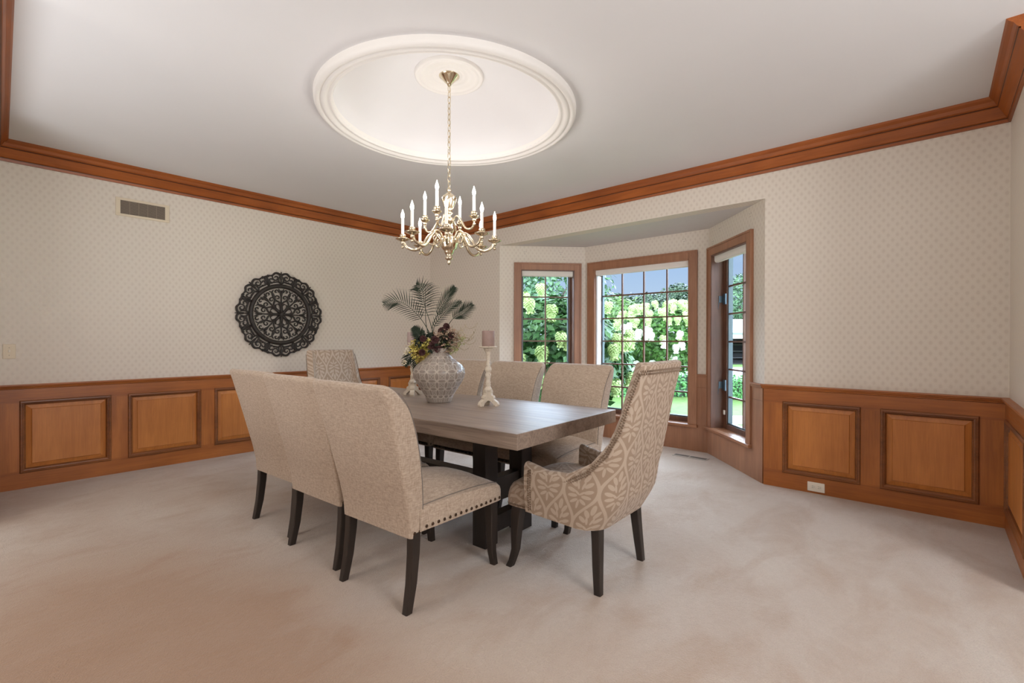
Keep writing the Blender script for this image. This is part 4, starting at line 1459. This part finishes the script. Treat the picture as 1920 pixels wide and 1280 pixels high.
for c, r_ in (((-0.02, 0.07, -.05), 0.026), ((-0.105, 0.075, -.05), 0.022), ((-0.11, -0.02, -.06), 0.022), ((0.055, 0.16, -.03), 0.025), ((0.0, 0.005, -.06), 0.027), ((0.02, 0.13, 0), 0.028), ((-0.045, 0.03, -.05), 0.03), ((0.09, 0.10, -.04), 0.024)):
    rose(c, r_, M['burgundy'])
for c in ((0.03, 0.10), (0.07, 0.06), (0.03, 0.03), (0.10, 0.03), (0.12, 0.09), (0.08, 0.13), (0.0, 0.10), (0.05, 0.0)):
    clump('dried_filler', M['pinkdry'], c, 0.042, 30, 0.018)
for c in ((0.06, 0.03), (0.09, -0.0), (0.12, 0.02), (0.02, 0.05), (0.16, 0.06)):
    clump('sage_filler', M['sage'], c, 0.035, 34, 0.012)
for c in ((0.0, 0.03), (0.04, 0.06), (-0.03, 0.0), (0.06, 0.09), (-0.13, 0.06), (-0.09, 0.09)):
    clump('dark_leaves', M['frond'], c, 0.045, 16, 0.034)
for k in range(16):
    a0 = random.uniform(0.02, 0.10); ex = random.uniform(0.13, 0.27); hz = random.uniform(-0.03, 0.19)
    P_ = [(0.02, 0.0, 0), (a0, hz*0.5+0.05, random.uniform(-.05, .05))]
    x, h = a0, hz*0.5+0.05
    ph = random.uniform(0, 6)
    for j in range(9):
        t = j/8
        P_.append((a0+(ex-a0)*t+0.018*math.cos(ph+j*1.5), (h*(1-t)+hz*t)+0.022*math.sin(ph+j*1.5), random.uniform(-.05, .05)))
    b = MB(); b.tube(bez([A(*p) for p in P_], 4), 0.0014, 4)
    b.build('curly_twig', M['twig'], fa)

# ------------------------------------------------------------------ candlesticks with pillar candles
def candlestick():
    c = empty('candlestick')
    b = MB()
    b.lathe([(0.0, 0.095), (0.030, 0.100), (0.026, 0.112), (0.018, 0.125), (0.016, 0.135), (0.019, 0.140), (0.015, 0.147), (0.019, 0.153), (0.015, 0.160), (0.013, 0.175), (0.017, 0.195), (0.021, 0.210), (0.014, 0.222),
             (0.018, 0.228), (0.023, 0.240), (0.021, 0.252), (0.014, 0.262), (0.017, 0.268), (0.013, 0.276), (0.012, 0.30), (0.014, 0.33), (0.017, 0.352), (0.030, 0.376), (0.036, 0.384), (0.0, 0.384)], 20)
    b.build('turned_stem', M['distress'], c, smooth=True)
    b = MB()
    b.lathe([(0.0, 0.384), (0.058, 0.386), (0.062, 0.392), (0.060, 0.396), (0.0, 0.394)], 28)
    b.build('drip_plate', M['distress'], c, smooth='angle')
    # three scroll feet, each a carved outline with thickness
    out = [(0.0, 0.104), (0.022, 0.108), (0.030, 0.100), (0.026, 0.086), (0.030, 0.072), (0.044, 0.066), (0.048, 0.054), (0.044, 0.046), (0.056, 0.036), (0.070, 0.028), (0.078, 0.012), (0.074, 0.0),
           (0.052, 0.0), (0.044, 0.012), (0.030, 0.024), (0.016, 0.034), (0.0, 0.036)]
    for k in range(3):
        a = R(90+120*k)
        ca, sa = math.cos(a), math.sin(a)
        b = MB()
        rings = []
        for off, sc in ((-0.017, 0.9), (-0.013, 1.0), (0.013, 1.0), (0.017, 0.9)):
            rings.append([(((x-0.03)*sc+0.03)*ca-off*sa if x > 0 else -off*sa, ((x-0.03)*sc+0.03)*sa+off*ca if x > 0 else off*ca, max(0.0, (z-0.05)*sc+0.05) if z > 0 else 0.0) for x, z in out])
        b.loft(rings)
        b.build('scroll_foot', M['distress'], c)
    return c
def pillar(mat):
    b = MB()
    b.lathe([(0.0, 0.0), (0.041, 0.0), (0.042, 0.004), (0.042, 0.098), (0.040, 0.103), (0.030, 0.102), (0.0, 0.099)], 28)
    c = b.build('pillar_candle', mat, smooth='angle')
    b = MB(); b.tube([(0, 0, 0.098), (0.001, 0, 0.104), (0.003, 0, 0.110)], 0.0013, 5)
    b.build('wick', M['wick'], c)
    return c
cs1 = candlestick()
place(cs1, 2.305, 3.095, TZ, R(20)); tag(cs1, 'distressed white candlestick on the table left of the vase', 'candlestick', 'white candlesticks on the table')
cs2 = copy_tree(cs1)
place(cs2, 2.272, 2.225, TZ, R(-38)); tag(cs2, 'distressed white candlestick on the table right of the vase', 'candlestick', 'white candlesticks on the table')
pc = pillar(M['candle_pale']); place(pc, 2.305, 3.095, TZ+0.3955); tag(pc, 'pale mauve pillar candle on the candlestick left of the vase', 'candle', 'pillar candles')
pc = pillar(M['candle']); place(pc, 2.272, 2.225, TZ+0.3955); tag(pc, 'darker mauve pillar candle on the candlestick right of the vase', 'candle', 'pillar candles')

# ------------------------------------------------------------------ garden and street beyond the bay
GZ = -0.30
def ground_patch(name, pts, z, mat, th=0.02):
    b = MB()
    b.loft([[(x, y, z-th) for x, y in pts], [(x, y, z) for x, y in pts]])
    return struct(b.build(name, mat))
FV = Vector((math.sin(YAW), math.cos(YAW))); RV = Vector((math.cos(YAW), -math.sin(YAW)))
def strip(d0, d1, s0=-40, s1=40):
    """corners of a band between two distances straight out from the camera position"""
    return [tuple(FV*d0+RV*s0), tuple(FV*d0+RV*s1), tuple(FV*d1+RV*s1), tuple(FV*d1+RV*s0)]
ground_patch('lawn', [(5.45, -40), (90, -40), (90, 110), (-30, 110), (-30, 6), (5.45, 6)], GZ, M['lawn'], 0.1)
ground_patch('mulch_bed', [(5.5, -2), (6.6, -2), (6.6, 2.0), (6.3, 6.5), (5.5, 6.5)], GZ+0.02, M['mulch'], 0.02)
ground_patch('garden_path', strip(8.5, 9.4, -3, 22), GZ+0.012, M['concrete'], 0.02)
ground_patch('road', strip(18.6, 26.0, -60, 60), GZ+0.015, M['asphalt'], 0.02)

def rnd_ball(shell=0.55):
    while True:
        v = Vector((random.uniform(-1, 1), random.uniform(-1, 1), random.uniform(-1, 1)))
        l = v.length
        if 1e-3 < l <= 1:
            return v.normalized()*(shell+(1-shell)*l**0.5)
def leaf(b, p, d, n, L, w, fold=0.15):
    d = d.normalized()
    s_ = d.cross(n)
    if s_.length < 1e-4: s_ = d.orthogonal()
    s_.normalize()
    up_ = s_.cross(d)
    mid_ = p+d*L*0.45-up_*L*fold*0.3
    tip = p+d*L-up_*L*fold
    b.add([p, mid_+s_*w/2, tip, mid_-s_*w/2], [(0, 1, 2, 3)])
def foliage(b, c, rad, n, L, w, shell=0.6, lumps=None):
    c = Vector(c)
    for _ in range(n):
        v = rnd_ball(shell)
        if lumps:
            k = 1+lumps*math.sin(v.x*6+c.x)*math.sin(v.y*7+1.3)*math.cos(v.z*6)
        else:
            k = 1
        p = c+Vector((v.x*rad[0]*k, v.y*rad[1]*k, v.z*rad[2]*k))
        nrm = (v+Vector((random.uniform(-.6, .6), random.uniform(-.6, .6), random.uniform(-.2, .9)))).normalized()
        d = Vector((random.uniform(-1, 1), random.uniform(-1, 1), random.uniform(-.8, .4)))
        d = d-nrm*d.dot(nrm)*0.7
        leaf(b, p, d, nrm, L*random.uniform(.7, 1.2), w*random.uniform(.7, 1.2))
def tree(px, depth, top, width, leafm, label, n=3200, leafsize=0.3, name='tree', seed=0, group='trees beyond the street', crowns=5):
    random.seed(100+seed)
    base = vpos(px, depth)
    t = tag(empty(name, (base.x, base.y, GZ)), label, 'tree', group)
    h = top-GZ
    b = MB()
    b.tube([(0, 0, 0), (0.05, 0.02, h*0.3), (0, 0.05, h*0.62)], [0.16, 0.12, 0.05], 8)
    for k in range(4):
        a = k*1.6+0.4
        b.tube([(0.03, 0.02, h*0.28), (math.cos(a)*width*0.18, math.sin(a)*width*0.18, h*0.5), (math.cos(a)*width*0.3, math.sin(a)*width*0.3, h*0.7)], [0.07, 0.05, 0.02], 6)
    b.build('trunk', M['bark'], t, smooth=True)
    b = MB()
    foliage(b, (0, 0, h*0.56), (width/2, width/2, h*0.40), int(n*0.55), leafsize, leafsize*0.55, 0.5, 0.16)
    for k in range(crowns):
        a = k*2*PI/crowns+seed
        rr = width*random.uniform(.22, .32)
        q = random.uniform(0.5, 0.78)
        foliage(b, (math.cos(a)*width*0.30, math.sin(a)*width*0.30, h*q), (rr, rr, min(rr, h*(1-q))*1.0), int(n*0.45/crowns), leafsize, leafsize*0.55, 0.6, 0.2)
    foliage(b, (0.1*width, 0, h*0.86), (width*0.24, width*0.24, h*0.14), int(n*0.10), leafsize, leafsize*0.5, 0.3)
    b.build('crown', leafm, t)
    return t
tree(1140, 24, 3.5, 4.6, M['tree_mid'], 'mid-green bushy tree at the left side of the centre bay window view', 4200, 0.22, 'leafy_tree', 1)
tree(985, 15, 4.3, 4.6, M['tree_blue'], 'tall blue-green tree filling the top of the left bay window view', 6500, 0.17, 'leafy_tree', 2, crowns=7)
TL_ = [(1080, 36, 5.0, 'behind the mid-green bushy tree'), (1155, 41.5, 5.5, 'second from the left of the dark tree line in the centre window'), (1210, 36, 5.0, 'rising straight above the flowering hydrangea tree'),
       (1268, 41, 6.4, 'tallest of the dark tree line in the centre window'), (1312, 35.5, 5.1, 'at the right edge of the centre window view')]
for i, (px, d_, tp, wh) in enumerate(TL_):
    tree(px, d_, tp-0.2, 4.4, M['tree_dark'], 'dark evergreen tree '+wh, 4200, 0.30, 'evergreen_tree', 10+i, group='dark evergreen tree line')
tree(1388, 38, 6.6, 4.6, M['tree_blue'], 'tall green tree above the garage in the right bay window view', 4500, 0.26, 'leafy_tree', 20)
tree(1510, 38, 5.0, 5.0, M['tree_dark'], 'dark evergreen tree beside the garage, right of the right bay window', 3000, 0.30, 'evergreen_tree', 21, group='dark evergreen tree line')

def bloom(b, c, h, r, seed):
    """panicle of many small florets"""
    rnd = random.Random(seed)
    c = Vector(c)
    n = 120
    for i in range(n):
        t = (i+0.5)/n
        a = i*2.399
        rr = r*math.sin(PI*min(1, 0.22+0.80*(1-t)**0.9)) if t > 0.12 else r*(0.5+t*4)
        rr *= rnd.uniform(.88, 1.05)
        p = c+Vector((rr*math.cos(a), rr*math.sin(a), h*(t-0.35)))
        nrm = Vector((math.cos(a), math.sin(a), 0.3+t)).normalized()
        e = nrm.orthogonal().normalized(); f = nrm.cross(e)
        s_ = r*0.26
        tw = rnd.uniform(0, PI)
        e, f = e*math.cos(tw)+f*math.sin(tw), f*math.cos(tw)-e*math.sin(tw)
        b.add([p+e*s_, p+f*s_+nrm*s_*.3, p-e*s_, p-f*s_+nrm*s_*.3], [(0, 1, 2, 3)])
    b.ball(c+Vector((0, 0, h*0.08)), r*0.8, 8, (1, 1, h/r*0.48))
def hydrangea(name, label, cen, rad, nleaf, L, blooms, bsize, mats, stems, leafm, seed):
    random.seed(seed)
    t = tag(empty(name, (cen.x, cen.y, GZ)), label, 'hydrangea')
    zc = cen.z-GZ
    b = MB()
    for k in range(stems):
        a = k*2.4
        q = rad[0]*0.45*random.uniform(.4, 1)
        top = zc-rad[2]*0.2
        b.tube(bez([(math.cos(a)*0.08, math.sin(a)*0.08, 0), (math.cos(a)*q*0.25, math.sin(a)*q*0.25, top*0.5), (math.cos(a)*q, math.sin(a)*q, top)], 4), [0.03]*4+[0.022]*5, 6)
    b.build('stems', M['bark'], t, smooth=True)
    b = MB()
    foliage(b, (0, 0, zc), rad, nleaf, L, L*0.55, 0.55, 0.12)
    b.build('foliage', leafm, t)
    for k in range(blooms):
        # prefer the side that faces the window and the upper half
        while True:
            v = Vector((random.gauss(0, 1), random.gauss(0, 1), random.gauss(0.25, 0.8))).normalized()
            if v.dot(Vector((-FV.x, -FV.y, 0.35))) > 0.1: break
        p = Vector((v.x*rad[0]*1.11, v.y*rad[1]*1.11, zc+v.z*rad[2]*1.10))
        b = MB()
        s_ = bsize*random.uniform(.8, 1.15)
        bloom(b, (0, 0, 0), s_*1.25, s_*0.48, seed*100+k)
        mt = mats[0] if (v.z > 0.35 or len(mats) == 1 or random.random() < 0.2) else mats[1]
        o = b.build('bloom', mt, t)
        o.location = p
        o.rotation_euler = (random.uniform(-.3, .3), random.uniform(-.3, .3), 0)
    return t
c0 = vpos(1035, 8.3)
hydrangea('hydrangea_bush', 'big-leaved hydrangea bush with lime flower heads close outside the left bay window', Vector((c0.x, c0.y, 0.85)), (1.25, 1.25, 1.10), 6500, 0.18, 38, 0.185, [M['bloom_lime']], 6, M['hyd_leaf2'], 3)
c0 = vpos(1248, 10.0)
hydrangea('hydrangea_tree', 'tree-form hydrangea covered in white and lime flowers seen through the centre window', Vector((c0.x, c0.y, 1.20)), (1.08, 1.08, 0.66), 5600, 0.12, 98, 0.150, [M['bloom_lime'], M['bloom_white']], 6, M['hyd_leaf'], 5)

def hedge(name, label, s0, s1, d0, th, h, seed):
    random.seed(seed)
    c = FV*d0+RV*(s0+s1)/2
    ang = math.atan2(RV.y, RV.x)
    t = tag(empty(name, (c.x, c.y, GZ), ang), label, 'hedge', 'low hedges on the lawn')
    L = (s1-s0)/2
    b = MB()
    b.box(-L+.05, L-.05, -th/2+.06, th/2-.06, 0, h-.06)
    b.build('branches', M['tree_dark'], t)
    b = MB()
    for _ in range(int(2600*(s1-s0)/4)):
        f = random.random()
        x = random.uniform(-L, L)
        if f < 0.5:
            p = Vector((x, -th/2+random.uniform(-.03, .05), random.uniform(0.02, h))); n = Vector((0, -1, .3))
        else:
            p = Vector((x, random.uniform(-th/2, th/2), h+random.uniform(-.05, .04))); n = Vector((0, 0, 1))
        leaf(b, p, Vector((random.uniform(-1, 1), random.uniform(-.5, .5), random.uniform(-.5, .8))), n, 0.08, 0.05)
    b.build('leaves', M['hedge'], t)
hedge('hedge', 'low clipped hedge on the lawn beyond the centre window', 1.6, 4.9, 12.9, 0.7, 0.60, 1)
hedge('hedge', 'low clipped hedge on the lawn seen through the right window', 5.05, 8.5, 12.3, 0.7, 0.52, 2)

# white slatted fence across the lawn
c = FV*17.0+RV*3.2
fe = tag(empty('picket_fence', (c.x, c.y, GZ), math.atan2(RV.y, RV.x)), 'pale low fence beyond the hedge in the centre window', 'fence')
b = MB()
for k in range(30):
    b.box(-3+k*0.2, -3+k*0.2+0.13, -0.012, 0.012, 0.05, 0.68)
b.build('pickets', M['fence'], fe)
for z in (0.18, 0.52):
    b = MB(); b.box(-3.05, 3.05, 0.012, 0.05, z, z+0.08)
    b.build('rail', M['fence'], fe)
def house(name, label, px, depth, w, dp, h, door=None):
    p = vpos(px, depth)
    t = tag(empty(name, (p.x, p.y, GZ), math.atan2(RV.y, RV.x)), label, 'house')
    b = MB()
    if door:
        b.box(-w/2, door[0], 0, dp, 0, h); b.box(door[1], w/2, 0, dp, 0, h); b.box(door[0], door[1], 0, dp, h-0.35, h); b.box(door[0], door[1], dp-0.2, dp, 0, h-.35)
    else:
        b.box(-w/2, w/2, 0, dp, 0, h)
        for k in range(int(h/0.2)):
            b.box(-w/2-0.005, w/2+0.005, -0.02, 0, k*0.2, k*0.2+0.17)
    b.build('wall', M['siding'], t)
    b = MB()
    b.loft([[(-w/2-0.4, -0.4, h), (w/2+0.4, -0.4, h), (w/2+0.4, -0.4, h+0.12), (-w/2-0.4, -0.4, h+0.12)],
            [(-w/2-0.4, dp/2, h+0.75), (w/2+0.4, dp/2, h+0.75), (w/2+0.4, dp/2, h+0.87), (-w/2-0.4, dp/2, h+0.87)],
            [(-w/2-0.4, dp+0.4, h), (w/2+0.4, dp+0.4, h), (w/2+0.4, dp+0.4, h+0.12), (-w/2-0.4, dp+0.4, h+0.12)]])
    b.build('roof', M['siding'] if door else M['roof'], t)
    if door:
        b = MB(); b.box(door[0], door[1], 1.2, dp-0.22, 0.0, 0.05); b.box(door[0], door[1], dp-0.3, dp-0.21, 0, h-.36)
        b.build('garage_interior', M['garage'], t)
        for k in range(3):
            b = MB(); b.box(door[0]+.1, door[1]-.1, dp-0.75, dp-0.32, 0.35+k*0.42, 0.38+k*0.42)
            b.build('shelf', M['roof'], t)
    else:
        for x in (-w*0.3, 0.05*w, w*0.3):
            b = MB(); b.box(x-0.45, x+0.45, -0.04, 0.0, 0.6, 1.35)
            b.build('window', M['garage'], t)
    return t
house('house', 'white sided house behind the flowering hydrangea tree', 1235, 29, 4.6, 3, 1.5)
house('garage', 'white open-fronted garage across the road in the right window', 1408, 28.5, 3.6, 3, 1.95, (-1.55, 1.4))
